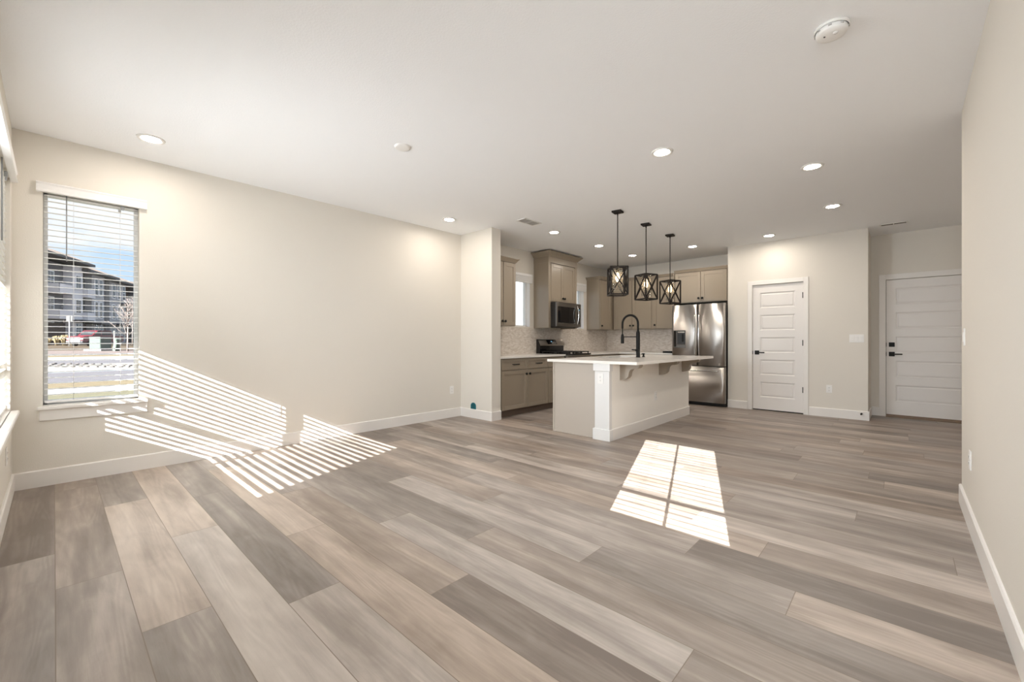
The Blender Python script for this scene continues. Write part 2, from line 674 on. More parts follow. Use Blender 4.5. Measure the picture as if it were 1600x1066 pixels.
def wall_grid(ucuts, zcuts, holes, fn, d0=0.0, d1=-WT):
    """wall with rectangular holes; fn maps (u, d, z) to the world"""
    b = bmesh.new()
    us, zs = sorted(set(ucuts)), sorted(set(zcuts))

    def hole(i, j):
        if i < 0 or j < 0 or i >= len(us) - 1 or j >= len(zs) - 1:
            return True
        uc, zc = (us[i] + us[i + 1]) / 2, (zs[j] + zs[j + 1]) / 2
        return any(h[0] < uc < h[1] and h[2] < zc < h[3] for h in holes)

    def q(*p):
        b.faces.new([b.verts.new(fn(*x)) for x in p])
    for i in range(len(us) - 1):
        for j in range(len(zs) - 1):
            if hole(i, j):
                continue
            u0, u1, z0, z1 = us[i], us[i + 1], zs[j], zs[j + 1]
            q((u0, d0, z0), (u1, d0, z0), (u1, d0, z1), (u0, d0, z1))
            q((u0, d1, z0), (u0, d1, z1), (u1, d1, z1), (u1, d1, z0))
            if hole(i - 1, j):
                q((u0, d0, z0), (u0, d0, z1), (u0, d1, z1), (u0, d1, z0))
            if hole(i + 1, j):
                q((u1, d0, z0), (u1, d1, z0), (u1, d1, z1), (u1, d0, z1))
            if hole(i, j - 1):
                q((u0, d0, z0), (u0, d1, z0), (u1, d1, z0), (u1, d0, z0))
            if hole(i, j + 1):
                q((u0, d0, z1), (u1, d0, z1), (u1, d1, z1), (u0, d1, z1))
    bmesh.ops.remove_doubles(b, verts=b.verts[:], dist=1e-5)
    m = MB()
    m.bm.free()
    m.bm = b
    return m


def map_left(u, d, z):
    return (d, u, z)


def map_front(u, d, z):
    return (u, d, z)


# openings
W1 = (0.157, 0.726, 0.625, 2.315)     # left wall, living area
W2 = (0.178, 2.000, 0.625, 2.315)     # front wall, pair of blinds
W3 = (4.450, 5.262, 1.455, 2.675)     # front wall, high window beside the camera
K1 = (5.42, 6.035, 1.385, 2.30)       # kitchen windows in the left wall
K2 = (7.17, 7.785, 1.385, 2.30)
hl = [W1, K1, K2]
wl = wall_grid([-WT, 9.0] + [v for h in hl for v in h[:2]], [-0.35, H] + [v for h in hl for v in h[2:]], hl, map_left)
struct(wl.build('wall_left', M_WALL), 'long cream wall with the tall window', 'wall')
hf = [W2, W3]
wf = wall_grid([-WT, 5.36] + [v for h in hf for v in h[:2]], [-0.35, H] + [v for h in hf for v in h[2:]], hf, map_front)
struct(wf.build('wall_front', M_WALL), 'cream wall at the left edge of the view holding a blind-covered window', 'wall')
struct(MB().box(5.24, 5.36, 0, 4.53, 0, H).build('wall_right', M_WALL), 'cream wall at the right edge of the view', 'wall')
wb_ = wall_grid([-WT, 6.8, 4.750, 5.669], [0, H, 2.056], [(4.750, 5.669, -1, 2.056)], lambda u, d, z: (u, 8.735 - d, z), 0, -0.165)
struct(wb_.build('wall_back', M_WALL), 'cream back wall behind the kitchen and side door', 'wall')
struct(MB().box(0, 0.669, 4.415, 4.594, 0, H).build('wall_pier', M_WALL), 'short cream wall return between living area and kitchen', 'wall')
# pantry front wall with its door opening
PD = (3.105, 3.81, 0.0, 2.055)
wp = wall_grid([2.73, 4.575, PD[0], PD[1]], [0, H, PD[3]], [(PD[0], PD[1], -1, PD[3])], lambda u, d, z: (u, 8.07 - d, z), 0, -0.12)
struct(wp.build('wall_pantry', M_WALL), 'cream wall holding the white pantry door', 'wall')
struct(MB().box(2.73, 2.85, 8.19, 8.735, 0, H).build('wall_pantry_side', M_WALL), 'cream wall end beside the refrigerator', 'wall')
struct(MB().box(4.455, 4.575, 8.19, 8.735, 0, H).build('wall_entry_side', M_WALL), 'cream wall return beside the side door', 'wall')
struct(MB().box(6.62, 6.8, 4.3, 8.735, 0, H).build('wall_hall_end', M_WALL), 'cream end wall of the hall', 'wall')
struct(MB().box(5.36, 6.62, 4.3, 4.42, 0, H).build('wall_hall_side', M_WALL), 'cream wall closing the hall', 'wall')
# bulkhead step above the refrigerator cabinets
struct(MB().box(1.755, 2.73, 8.69, 8.735, 2.40, H).build('trim_1', M_WALL), 'shallow drywall step above the refrigerator cabinet', 'trim')

BH, BT = 0.13, 0.014


def baseboard(name, segs, label):
    """segs: (axis, fixed, a, b, sign): board lying on a wall; sign = direction into the room"""
    b = MB()
    for (ax, fx, a, c, s) in segs:
        for (zz0, zz1, t0, t1) in ((0, BH - 0.008, BT, BT), (BH - 0.008, BH, BT, BT - 0.006)):
            if ax == 'x':
                pts0 = ((fx, a), (fx + s * t0, c))
                pts1 = ((fx, a), (fx + s * t1, c))
            else:
                pts0 = ((a, fx), (c, fx + s * t0))
                pts1 = ((a, fx), (c, fx + s * t1))
            r0 = (min(pts0[0][0], pts0[1][0]), max(pts0[0][0], pts0[1][0]), min(pts0[0][1], pts0[1][1]), max(pts0[0][1], pts0[1][1]))
            r1 = (min(pts1[0][0], pts1[1][0]), max(pts1[0][0], pts1[1][0]), min(pts1[0][1], pts1[1][1]), max(pts1[0][1], pts1[1][1]))
            b.frustum(r0, zz0, r1, zz1)
    return struct(b.build(name, M_TRIM), label, 'baseboard')


baseboard('baseboard_left', [('x', 0, 0, 4.415, 1)], 'white baseboard along the long left wall')
baseboard('baseboard_front', [('y', 0, 0.014, 5.22, 1)], 'white baseboard under the window at the left edge')
baseboard('baseboard_right', [('x', 5.24, 0.02, 4.53 + BT, -1), ('y', 4.53, 5.24, 5.36, 1)], 'white baseboard along the right wall')
baseboard('baseboard_pier', [('y', 4.415, 0.014, 0.669 + BT, -1), ('x', 0.669, 4.415, 4.594, 1)], 'white baseboard around the short wall return')
baseboard('baseboard_pantry', [('y', 8.07, 2.73, 3.035, -1), ('y', 8.07, 3.88, 4.575 + BT, -1), ('x', 4.575, 8.07, 8.735, 1)],
          'white baseboard either side of the pantry door')
baseboard('baseboard_back', [('y', 8.735, 4.59, 4.672, -1), ('y', 8.735, 5.75, 6.62, -1)], 'white baseboard beside the side door')


# ------------------------------------------------------------------ windows
def window(name, W, fn, label, mull=(), rails=(), stool=True, fr=0.026, d0=-0.085, apron=True, liner=False):
    u0, u1, z0, z1 = W

    def bx(b, ua, ub, da, db, za, zb, bev=0.003):
        p, q = fn(ua, da, za), fn(ub, db, zb)
        b.box(p[0], q[0], p[1], q[1], p[2], q[2], bev)
    b = MB()
    d1 = d0 - 0.05
    bx(b, u0, u0 + fr, d0, d1, z0, z1)
    bx(b, u1 - fr, u1, d0, d1, z0, z1)
    bx(b, u0, u1, d0, d1, z0, z0 + fr * 1.3)
    bx(b, u0, u1, d0, d1, z1 - fr, z1)
    for m in mull:
        bx(b, m[0], m[1], d0 - 0.005, d1, z0, z1)
    for r in rails:                       # (ua, ub, za, zb)
        bx(b, r[0], r[1], d0 - 0.008, d1, r[2], r[3])
    w = struct(b.build(name, M_VINYL), label, 'window')
    pb = MB()
    bx(pb, u0 + 0.01, u1 - 0.01, d0 - 0.026, d0 - 0.031, z0 + 0.01, z1 - 0.01, 0)
    pb.build('pane', M_PANE, w)
    if liner:
        lb = MB()
        bx(lb, u0, u0 + 0.006, d0, 0.0, z0, z1, 0)
        bx(lb, u1 - 0.006, u1, d0, 0.0, z0, z1, 0)
        bx(lb, u0, u1, d0, 0.0, z0, z0 + 0.006, 0)
        lb.build('jamb_liner', M_TRIM, w)
    if stool:
        sb = MB()
        bx(sb, u0, u1, d0, 0.0, z0 - 0.03, z0 + 0.004, 0.002)
        bx(sb, max(u0 - 0.03, 0.1), u1 + 0.055, -0.001, 0.045, z0 - 0.03, z0, 0.006)
        sb.build('sill', M_TRIM, w)
        ab = MB()
        bx(ab, max(u0 - 0.02, 0.11), u1 + 0.052, 0, 0.018, z0 - 0.115, z0 - 0.03, 0.003)
        ab.build('apron', M_TRIM, w)
    return w


window('window_1', W1, map_left, 'tall narrow window with an outside street view and white sill')
window('window_2', W2, map_front, 'sunlit window at the extreme left edge behind white blinds',
       mull=((0.716, 0.770),), rails=((0.178, 0.72, 0.925, 0.965),))
window('window_3', W3, map_front, 'high window in the front wall', mull=((4.854, 4.862),), rails=((4.45, 5.262, 1.751, 1.768),), stool=False)
window('window_4', K1, map_left, 'small kitchen window left of the microwave cabinet', stool=False, liner=True)
window('window_5', K2, map_left, 'small kitchen window right of the microwave cabinet', stool=False, liner=True)


def blind(label, u0, u1, fn, ztop, zbot, pitch=0.0452, tilt=0.0, vu0=None, vu1=None, wand_u=None, cords=(), dc=-0.043, group=None,
          vh=0.078, sgn=1, lock_u=None, raised=None):
    """inside-mounted white venetian blind; tilt raises the outer slat edge"""
    t = thing('window_blind', label, 'blind', fn((u0 + u1) / 2, 0.0, ztop), 0, group)
    off = Vector(t.location)

    def P(u, d, z):
        return Vector(fn(u, d, z)) - off

    def bx(b, ua, ub, da, db, za, zb, bev=0.0):
        p, q = P(ua, da, za), P(ub, db, zb)
        b.box(p.x, q.x, p.y, q.y, p.z, q.z, bev)
    if vu0 is not None:
        b = MB()
        prof = [(0.0, ztop - 0.0), (0.022, ztop), (0.036, ztop - 0.012), (0.030, ztop - 0.024), (0.030, ztop - vh + 0.02),
                (0.036, ztop - vh + 0.010), (0.036, ztop - vh), (0.0, ztop - vh)]
        b.prism([P(vu0, d, z) for d, z in prof], P(vu1, 0, 0) - P(vu0, 0, 0))
        b.build('valance', M_BLIND, t)
    b = MB()
    bx(b, u0, u1, dc - 0.024, dc + 0.024, ztop - 0.055, ztop - 0.012, 0.002)
    b.build('head_rail', M_BLIND, t)
    b = MB()
    if raised is None:
        z = ztop - 0.088
        hw = 0.025
        while z > zbot + 0.03:
            # gently crowned slat, three strips wide
            prof = [(-hw, 0.0), (-hw / 3, 0.0022), (hw / 3, 0.0022), (hw, 0.0)]
            th = 0.0026
            pts = [(d, h + th / 2) for d, h in prof] + [(d, h - th / 2) for d, h in prof[::-1]]
            ca, sa = math.cos(tilt), math.sin(tilt)
            rot = [(dc + d * ca + h * sa, z - d * sa + h * ca) for d, h in pts]
            b.prism([P(u0, d, zz) for d, zz in rot], P(u1, 0, 0) - P(u0, 0, 0))
            z -= pitch
        zend = zbot + 0.004
    else:
        z = ztop - 0.060
        while z > raised + 0.022:
            bx(b, u0, u1, dc - 0.025, dc + 0.025, z - 0.0036, z, 0)
            z -= 0.0048
        zend = raised
    b.build('slats', M_BLIND, t)
    b = MB()
    bx(b, u0, u1, dc - 0.025, dc + 0.025, zend, zend + 0.018, 0.003)
    b.build('bottom_rail', M_BLIND, t)
    if raised is None:
        for cu in cords:
            b = MB()
            for dd in (-0.026, 0.026):
                b.tube([P(cu, dc + dd, ztop - 0.05), P(cu, dc + dd, zend + 0.01)], 0.0008, 6)
            b.build('ladder_cord', M_BLIND, t)
    if wand_u is not None:
        b = MB()
        b.tube([P(wand_u, dc + 0.034, ztop - 0.07), P(wand_u, dc + 0.034, ztop - 0.60)], 0.004, 8)
        b.build('tilt_wand', mat('grey_wand', (0.30, 0.31, 0.32), 0.35, bump=0.01), t)
    if lock_u is not None:
        b = MB()
        bx(b, lock_u - 0.014, lock_u + 0.010, dc + 0.026, dc + 0.044, ztop - 0.115, ztop - 0.078, 0.004)
        bx(b, lock_u - 0.030, lock_u - 0.012, dc + 0.030, dc + 0.040, ztop - 0.135, ztop - 0.112, 0.003)
        b.build('cord_lock', mat('grey_clip', (0.35, 0.36, 0.37), 0.4, bump=0.01), t)
    return t


blind('white blind with a moulded valance on the tall left-wall window', 0.163, 0.720, map_left, 2.376, 0.640, vu0=0.122, vu1=0.775, tilt=R(3),
      wand_u=0.285, cords=(0.325, 0.605), lock_u=0.62)
blind('sunlit white blind with valance at the extreme left edge of the view', 0.186, 1.062, map_front, 2.376, 0.640, vu0=0.14, vu1=2.04, tilt=R(4),
      wand_u=0.72, cords=(0.40, 0.85), lock_u=0.42)
blind('white blind on the far half of the double front window', 1.076, 1.992, map_front, 2.376, 0.640, tilt=R(4), cords=(1.30, 1.77))
blind('open white blind on the high front window', 4.46, 5.23, map_front, 2.74, 1.46, tilt=R(27), cords=(4.62, 5.08))
blind('raised white blind bunched at the top of the kitchen window left of the microwave', 5.40, 6.052, map_left, 2.335, 1.4, raised=2.165, dc=0.030)
blind('raised white blind bunched at the top of the kitchen window right of the microwave', 7.15, 7.802, map_left, 2.335, 1.4, raised=2.165, dc=0.030)

# porch roof outside the front windows
pr_ = MB().box(-0.3, 3.9, -2.62, -0.3, 2.866, 2.96).build('porch_roof', M_TRIM)
struct(pr_, 'white porch roof outside the front windows', 'roof')


# ------------------------------------------------------------------ doors
def panel_door(name, label, x0, x1, y, ztop, zbot, hinge_side, casing, deadbolt=False, handle_z=0.945, head_extra=0.0, facing=-1, handle_x=None):
    """five-panel door in a wall facing -y; y = face of the wall"""
    d = thing(name, label, 'door', ((x0 + x1) / 2, y, 0))
    struct(d)
    off = Vector(d.location)

    def b_build(b, nm, m, par=d):
        return b.xform(lambda v: v - off).build(nm, m, par)
    yf = y + 0.012                       # face of the leaf slightly behind the wall face
    b = MB()
    xs, xe = x0 + 0.105, x1 - 0.105
    zs = zbot + 0.20
    n = 5
    gap = 0.115
    ph = (ztop - 0.125 - zs - gap * (n - 1)) / n
    pan = [(zs + i * (ph + gap), zs + i * (ph + gap) + ph) for i in range(n)]
    # stiles and rails
    b.box(x0, xs, yf, yf + 0.035, zbot, ztop)
    b.box(xe, x1, yf, yf + 0.035, zbot, ztop)
    zc = zbot
    for (pa, pb) in pan:
        b.box(xs, xe, yf, yf + 0.035, zc, pa)
        zc = pb
    b.box(xs, xe, yf, yf + 0.035, zc, ztop)
    # raised fields with sloping moulding
    for (pa, pb) in pan:
        r = [(0.0, 0.0), (0.014, 0.011), (0.022, 0.011), (0.036, 0.004)]
        rings = []
        for (ins, dep) in r:
            rings.append([b.bm.verts.new(p) for p in ((xs + ins, yf + dep, pa + ins), (xe - ins, yf + dep, pa + ins),
                                                       (xe - ins, yf + dep, pb - ins), (xs + ins, yf + dep, pb - ins))])
        for a_, c_ in zip(rings, rings[1:]):
            for i in range(4):
                b.bm.faces.new([a_[i], a_[(i + 1) % 4], c_[(i + 1) % 4], c_[i]])
        b.bm.faces.new(rings[-1])
    b_build(b, 'leaf', M_DOOR)
    # jamb and casing
    b = MB()
    cw = casing
    b.box(x0 - 0.004 - cw, x0 - 0.004, y - 0.017, y, 0, ztop + 0.006 + cw, 0.002)
    b.box(x1 + 0.004, x1 + 0.004 + cw, y - 0.017, y, 0, ztop + 0.006 + cw, 0.002)
    b.box(x0 - 0.004, x1 + 0.004, y - 0.017, y, ztop + 0.006, ztop + 0.006 + cw, 0.002)
    b_build(b, 'casing', M_TRIM)
    # dark sheet behind the leaf, its colour standing in for shadow in the gaps
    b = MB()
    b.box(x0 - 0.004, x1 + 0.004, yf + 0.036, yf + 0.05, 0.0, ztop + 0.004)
    b_build(b, 'shadow_backing', M_DARK)
    hx = x0 + 0.062 if hinge_side > 0 else x1 - 0.062
    s = 1 if hinge_side > 0 else -1
    b = MB()
    b.box(hx - 0.033, hx + 0.033, yf - 0.012, yf, handle_z - 0.033, handle_z + 0.033, 0.003)
    b.tube([(hx, yf - 0.01, handle_z), (hx, yf - 0.05, handle_z)], 0.011, 12)
    b.box(hx - 0.012 if s > 0 else hx - 0.118, hx + 0.118 if s > 0 else hx + 0.012, yf - 0.058, yf - 0.042, handle_z - 0.009, handle_z + 0.009, 0.003)
    b_build(b, 'lever_handle', M_BLACK)
    b = MB()
    ex = x0 if s > 0 else x1
    b.box(ex - 0.005, ex + 0.004, yf - 0.002, yf + 0.02, handle_z - 0.030, handle_z + 0.030)
    b_build(b, 'latch_plate', M_BLACK)
    if deadbolt:
        zd = handle_z + 0.142
        b = MB()
        b.box(hx - 0.033, hx + 0.033, yf - 0.014, yf, zd - 0.033, zd + 0.033, 0.003)
        b.box(hx - 0.006, hx + 0.006, yf - 0.034, yf - 0.012, zd - 0.018, zd + 0.018, 0.002)
        b_build(b, 'deadbolt', M_BLACK)
        b = MB()
        b.box(ex - 0.005, ex + 0.004, yf - 0.002, yf + 0.02, zd - 0.030, zd + 0.030)
        b_build(b, 'latch_plate', M_BLACK)
    for hz in (0.375, 1.105, 1.845):
        b = MB()
        px = x1 + 0.001 if hinge_side > 0 else x0 - 0.001
        b.tube([(px, yf - 0.006, hz - 0.045), (px, yf - 0.006, hz + 0.045)], 0.0075, 8)
        b.box(px - 0.012, px + 0.012, yf - 0.0015, yf + 0.003, hz - 0.045, hz + 0.045)
        b_build(b, 'hinge', M_BLACK)
    return d, off


panel_door('door_1', 'white five-panel pantry door with black lever and hinges', 3.110, 3.805, 8.07, 2.048, 0.018, 1, 0.066)
d2, off2 = panel_door('door_2', 'white five-panel side door with black deadbolt and lever at far right', 4.754, 5.665, 8.735, 2.050, 0.030, 1, 0.078,
                      deadbolt=True, handle_z=0.938)
MB().box(4.750, 5.670, 8.66, 8.80, 0.0, 0.016, 0.003).xform(lambda v: v - off2).build('threshold', M_STRIP, d2)
b = MB().box(4.754, 5.665, 8.741, 8.750, 0.014, 0.034)
b.xform(lambda v: v - off2).build('sweep', M_STRIP, d2)

# ------------------------------------------------------------------ ceiling fixtures


def recessed(x, y, label):
    t = thing('recessed_light', label, 'ceiling light', (x, y, H), 0, 'recessed ceiling lights')
    MB().lathe([(0.058, -0.004), (0.072, -0.010), (0.086, -0.008), (0.090, 0.0), (0.088, 0.001)], seg=40).build('trim_ring', M_PLASTIC, t)
    MB().lathe([(0.0, -0.007), (0.050, -0.007), (0.060, -0.005)], seg=40).build('lens', M_LENS, t)
    return t


lamp0 = recessed(0.543, 0.74, 'round recessed light nearest the tall left window')
for x, y, lab in ((0.528, 3.765, 'round recessed light above the short wall return'),
                  (3.432, 3.726, 'largest round recessed light near the middle of the ceiling'),
                  (4.324, 4.953, 'large recessed light nearest the right wall'),
                  (4.323, 6.511, 'recessed light straight behind the large one nearest the right wall'),
                  (1.15, 5.236, 'recessed light just right of the ceiling air vent at the kitchen entrance'),
                  (1.172, 6.456, 'recessed light between the microwave cabinet and first pendant rod'),
                  (1.209, 7.579, 'recessed light in the far kitchen corner, between first two pendant rods'),
                  (2.313, 7.575, 'recessed light just right of the third pendant rod, before the refrigerator cabinet'),
                  (3.439, 7.608, 'recessed light close above the pantry door')):
    c = copy_tree(lamp0)
    c.location = (x, y, H)
    c['label'] = lab

t = thing('smoke_detector', 'white round smoke detector on the ceiling at upper right', 'smoke detector', (4.668, 2.925, H))
MB().lathe([(0.0, 0), (0.076, 0.0), (0.077, -0.010), (0.072, -0.012), (0.071, -0.014)], seg=40).build('base', M_PLASTIC, t)
MB().lathe([(0.067, -0.013), (0.068, -0.028), (0.062, -0.038), (0.040, -0.043), (0.0, -0.044)], seg=40).build('cover', M_PLASTIC, t)
M_GSLOT = mat('grey_slot', (0.45, 0.44, 0.43), 0.6, bump=0.01)
for a in range(0, 360, 45):
    ca, sa = math.cos(R(a)), math.sin(R(a))
    MB().box(0.066 * ca - 0.007, 0.066 * ca + 0.007, 0.066 * sa - 0.007, 0.066 * sa + 0.007, -0.024, -0.019).build('vent_slot', M_GSLOT, t)
MB().lathe([(0.0, -0.0475), (0.011, -0.047), (0.012, -0.042)], c=(0.018, -0.02, 0), seg=20).build('test_button', M_PLASTIC, t)
MB().lathe([(0.0, -0.046), (0.004, -0.046), (0.004, -0.042)], c=(-0.028, -0.018, 0), seg=12).build('indicator', M_SLOT, t)

cv = MB().lathe([(0.0, -0.014), (0.052, -0.014), (0.064, -0.010), (0.068, 0.0)], c=(0, 0, 0), seg=40).build('ceiling_cover', M_PLASTIC, None, (1.892, 2.175, H))
tag(cv, 'blank white round cover plate on the living area ceiling', 'cover plate')


def vent(name, label, x0, x1, y0, y1, slots_along, n=7):
    t = thing(name, label, 'air vent', ((x0 + x1) / 2, (y0 + y1) / 2, H))
    long = slots_along == 'x'
    w, d = (x1 - x0) / 2, (y1 - y0) / 2
    b = MB()
    fr = 0.018
    b.box(-w, w, -d, -d + fr, -0.008, 0, 0.002).box(-w, w, d - fr, d, -0.008, 0, 0.002)
    b.box(-w, -w + fr, -d, d, -0.008, 0, 0.002).box(w - fr, w, -d, d, -0.008, 0, 0.002)
    b.box(-0.006, 0.006, -d, d, -0.008, 0) if slots_along == 'x' else b.box(-w, w, -0.006, 0.006, -0.008, 0)
    b.build('frame', M_PLASTIC, t)
    MB().box(-w + 0.01, w - 0.01, -d + 0.01, d - 0.01, -0.0062, 0.0).build('duct', M_SLOT if long else M_GSLOT, t)
    if not n:
        return t
    b = MB()
    for i in range(n):
        f = -1 + 2 * (i + 0.5) / n
        rot = Matrix.Rotation(R(35), 3, 'X' if slots_along == 'x' else 'Y')
        if slots_along == 'x':
            b.box(-w + fr, w - fr, f * (d - fr) - 0.005, f * (d - fr) + 0.005, -0.0079, -0.0068, 0, rot)
        else:
            b.box(f * (w - fr) - 0.005, f * (w - fr) + 0.005, -d + fr, d - fr, -0.0079, -0.0068, 0, rot)
    b.build('louvres', M_PLASTIC, t)
    return t


vent('air_vent', 'white ceiling air vent near the kitchen entrance', 1.15, 1.32, 4.39, 4.73, 'y', 6)
vent('slot_vent', 'long narrow white ceiling vent in front of the side door', 4.70, 4.99, 7.965, 8.06, 'x', 0)


# ------------------------------------------------------------------ pendants
def pendant(x, y, rotz, label):
    t = thing('pendant_lamp', label, 'pendant lamp', (x, y, H), rotz, 'caged pendants over the island')
    cp = MB().box(-0.058, 0.058, -0.058, 0.058, -0.022, 0, 0.003).build('canopy', M_BRONZE, t)
    cp.rotation_euler = (0, 0, R(8) - rotz)
    MB().lathe([(0.0, -0.058), (0.007, -0.056), (0.009, -0.04), (0.012, -0.022), (0.0, -0.02)], seg=14).build('swivel', M_BRONZE, t)
    zt, zb = 2.040 - H, 1.706 - H
    MB().tube([(0, 0, -0.05), (0, 0, zt + 0.005)], 0.0062, 10).build('rod', M_BRONZE, t)
    h = 0.103
    w = 0.0155
    b = MB()
    cs = [(-h, -h), (h, -h), (h, h), (-h, h)]
    for i in range(4):
        a, c = cs[i], cs[(i + 1) % 4]
        b.bar((*a, zt), (*a, zb), w)
        for z in (zt, zb):
            b.bar((a[0], a[1], z), (c[0], c[1], z), w)
        b.bar((a[0], a[1], zt), (c[0], c[1], zb), 0.0130)
        b.bar((a[0], a[1], zb), (c[0], c[1], zt), 0.0130)
    b.bar((-h, 0, zt), (h, 0, zt), w)
    b.bar((0, -h, zt), (0, h, zt), w)
    b.build('cage', M_BRONZE, t)
    MB().lathe([(0.0, zt - 0.002), (0.021, zt - 0.004), (0.021, zt - 0.055), (0.016, zt - 0.060), (0.0, zt - 0.060)], seg=20).build('socket', M_BRONZE, t)
    prof = [(0.011, zt - 0.058), (0.013, zt - 0.075), (0.022, zt - 0.105), (0.026, zt - 0.130), (0.021, zt - 0.155), (0.010, zt - 0.172), (0.0, zt - 0.178)]
    MB().lathe(prof, seg=20).build('bulb', M_BULB, t)
    MB().lathe([(0.0, zt - 0.010), (0.060, zt - 0.010), (0.062, zt - 0.03), (0.062, zb + 0.045), (0.060, zb + 0.045), (0.060, zt - 0.03)],
               seg=28).build('glass_shade', M_SHADE, t)
    return t


pendant(2.343, 4.951, R(40), 'black caged pendant nearest the camera, leftmost of the three')
pendant(2.346, 5.735, R(68), 'black caged pendant in the middle of the three')
pendant(2.348, 6.547, R(66), 'black caged pendant nearest the refrigerator')

# ------------------------------------------------------------------ outlets, switches


def plate(name, label, cat, kind, fn, u, z, w=0.072, h=0.116, gangs=1):
    """cover plate on a wall; fn maps (u, d, z)"""
    base = fn(u, 0, z)
    t = thing(name, label, cat, base)

    def bx(b, ua, ub, da, db, za, zb, bev=0.0):
        p, q = Vector(fn(u + ua, da, z + za)) - Vector(base), Vector(fn(u + ub, db, z + zb)) - Vector(base)
        b.box(p.x, q.x, p.y, q.y, p.z, q.z, bev)
    W = w + 0.046 * (gangs - 1)
    b = MB()
    bx(b, -W / 2, W / 2, 0, 0.006, -h / 2, h / 2, 0.002)
    b.build('plate', M_PLASTIC, t)
    for g in range(gangs):
        gu = (g - (gangs - 1) / 2) * 0.046
        if kind == 'outlet':
            for zz in (-0.020, 0.020):
                b = MB()
                bx(b, gu - 0.017, gu + 0.017, 0.005, 0.009, zz - 0.0145, zz + 0.0145, 0.003)
                o = b.build('receptacle', M_PLASTIC, t)
                b = MB()
                bx(b, gu - 0.008, gu - 0.006, 0.0085, 0.0095, zz - 0.002, zz + 0.007)
                bx(b, gu + 0.006, gu + 0.008, 0.0085, 0.0095, zz - 0.002, zz + 0.007)
                bx(b, gu - 0.002, gu + 0.002, 0.0085, 0.0095, zz - 0.009, zz - 0.005)
                b.build('slots', M_SLOT, o)
        else:
            b = MB()
            bx(b, gu - 0.0165, gu + 0.0165, 0.005, 0.0095, -0.033, 0.033, 0.002)
            b.build('rocker', M_PLASTIC, t)
    return t


def map_pantry(u, d, z):
    return (u, 8.07 - d, z)


def map_right(u, d, z):
    return (5.24 - d, u, z)


plate('wall_outlet', 'white outlet low on the left wall amid the striped sunlight', 'outlet', 'outlet', map_left, 1.842, 0.385)
plate('wall_outlet', 'white outlet low on the left wall beside the short wall return', 'outlet', 'outlet', map_left, 4.235, 0.405)
plate('wall_outlet', 'white outlet below the sill at the extreme left edge', 'outlet', 'outlet', map_front, 0.60, 0.375)
plate('wall_outlet', 'white outlet low on the cream wall right of the pantry door', 'outlet', 'outlet', map_pantry, 4.130, 0.418)
plate('light_switch', 'white three-gang rocker switch on the pantry wall', 'light switch', 'rocker', map_pantry, 4.448, 1.170, gangs=3)
plate('light_switch', 'white switch near the far edge of the right wall', 'light switch', 'rocker', map_right, 4.335, 1.160)
plate('wall_outlet', 'white outlet low on the right wall', 'outlet', 'outlet', map_right, 3.99, 0.41)


def map_post(u, d, z):
    return (u, 4.462 - d, z)


def map_bar(u, d, z):
    return (2.505 + d, u, z)


plate('wall_outlet', 'white outlet on the white island corner post', 'outlet', 'outlet', map_post, 2.395, 0.702)
plate('wall_outlet', 'white outlet in the middle of the long island side', 'outlet', 'outlet', map_bar, 5.68, 0.40)

# teal low-voltage cover on the pier
t = thing('junction_box', 'small teal arch-shaped junction box low on the short wall return', 'junction box', (0.285, 4.415, 0.131))
pts = [(0.056, -0.006, 0.0), (0.056, -0.006, 0.045)] + [(0.056 * math.cos(a), -0.006, 0.045 + 0.050 * math.sin(a)) for a in
                                                       [PI * i / 12 for i in range(1, 12)]] + [(-0.056, -0.006, 0.045), (-0.056, -0.006, 0.0)]
MB().prism(pts, (0, 0.006, 0)).build('cover', M_TEAL, t)
pts2 = [(x * 0.72, -0.009, 0.008 + z * 0.80) for x, _, z in pts]
MB().prism(pts2, (0, 0.004, 0)).build('recess', mat('dark_teal', (0.0, 0.10, 0.125), 0.5, bump=0.02), t)

t = thing('door_stop', 'small black door stop on the baseboard end near the side door', 'door stop', (4.503, 8.056, 0.092))
MB().lathe([(0.0, 0.0), (0.013, 0.0), (0.013, -0.006), (0.007, -0.010), (0.007, -0.045)], axis='y', seg=16).build('base', M_BLACK, t)
MB().lathe([(0.0, -0.043), (0.011, -0.043), (0.012, -0.056), (0.0, -0.060)], axis='y', seg=16).build('bumper', M_DARK, t)


# ------------------------------------------------------------------ kitchen cabinets
def shaker(b, x0, x1, z0, z1, y=0.0, t=0.020, fr=0.058, rec=0.008):
    """shaker front on the plane y (facing -y); back at y + t"""
    b.box(x0, x0 + fr, y, y + t, z0, z1, 0.0015)
    b.box(x1 - fr, x1, y, y + t, z0, z1, 0.0015)
    b.box(x0 + fr, x1 - fr, y, y + t, z0, z0 + fr, 0.0015)
    b.box(x0 + fr, x1 - fr, y, y + t, z1 - fr, z1, 0.0015)
    b.box(x0 + fr - 0.001, x1 - fr + 0.001, y + rec, y + t, z0 + fr - 0.001, z1 - fr + 0.001)


def knob(par, x, z, y=0.0):
    MB().lathe([(0.0, y - 0.030), (0.016, y - 0.030), (0.0195, y - 0.026), (0.0195, y - 0.018), (0.008, y - 0.013), (0.009, y)],
               c=(x, 0, z), axis='y', seg=16).build('knob', M_BLACK, par)


def pull(par, x, z, y=0.0, w=0.142):
    b = MB()
    b.box(x - w / 2, x + w / 2, y - 0.038, y - 0.024, z - 0.0075, z + 0.0075, 0.003)
    for s in (-1, 1):
        b.box(x + s * (w / 2 - 0.012) - 0.005, x + s * (w / 2 - 0.012) + 0.005, y - 0.026, y, z - 0.005, z + 0.005)
    b.build('pull', M_BLACK, par)


G = 0.004


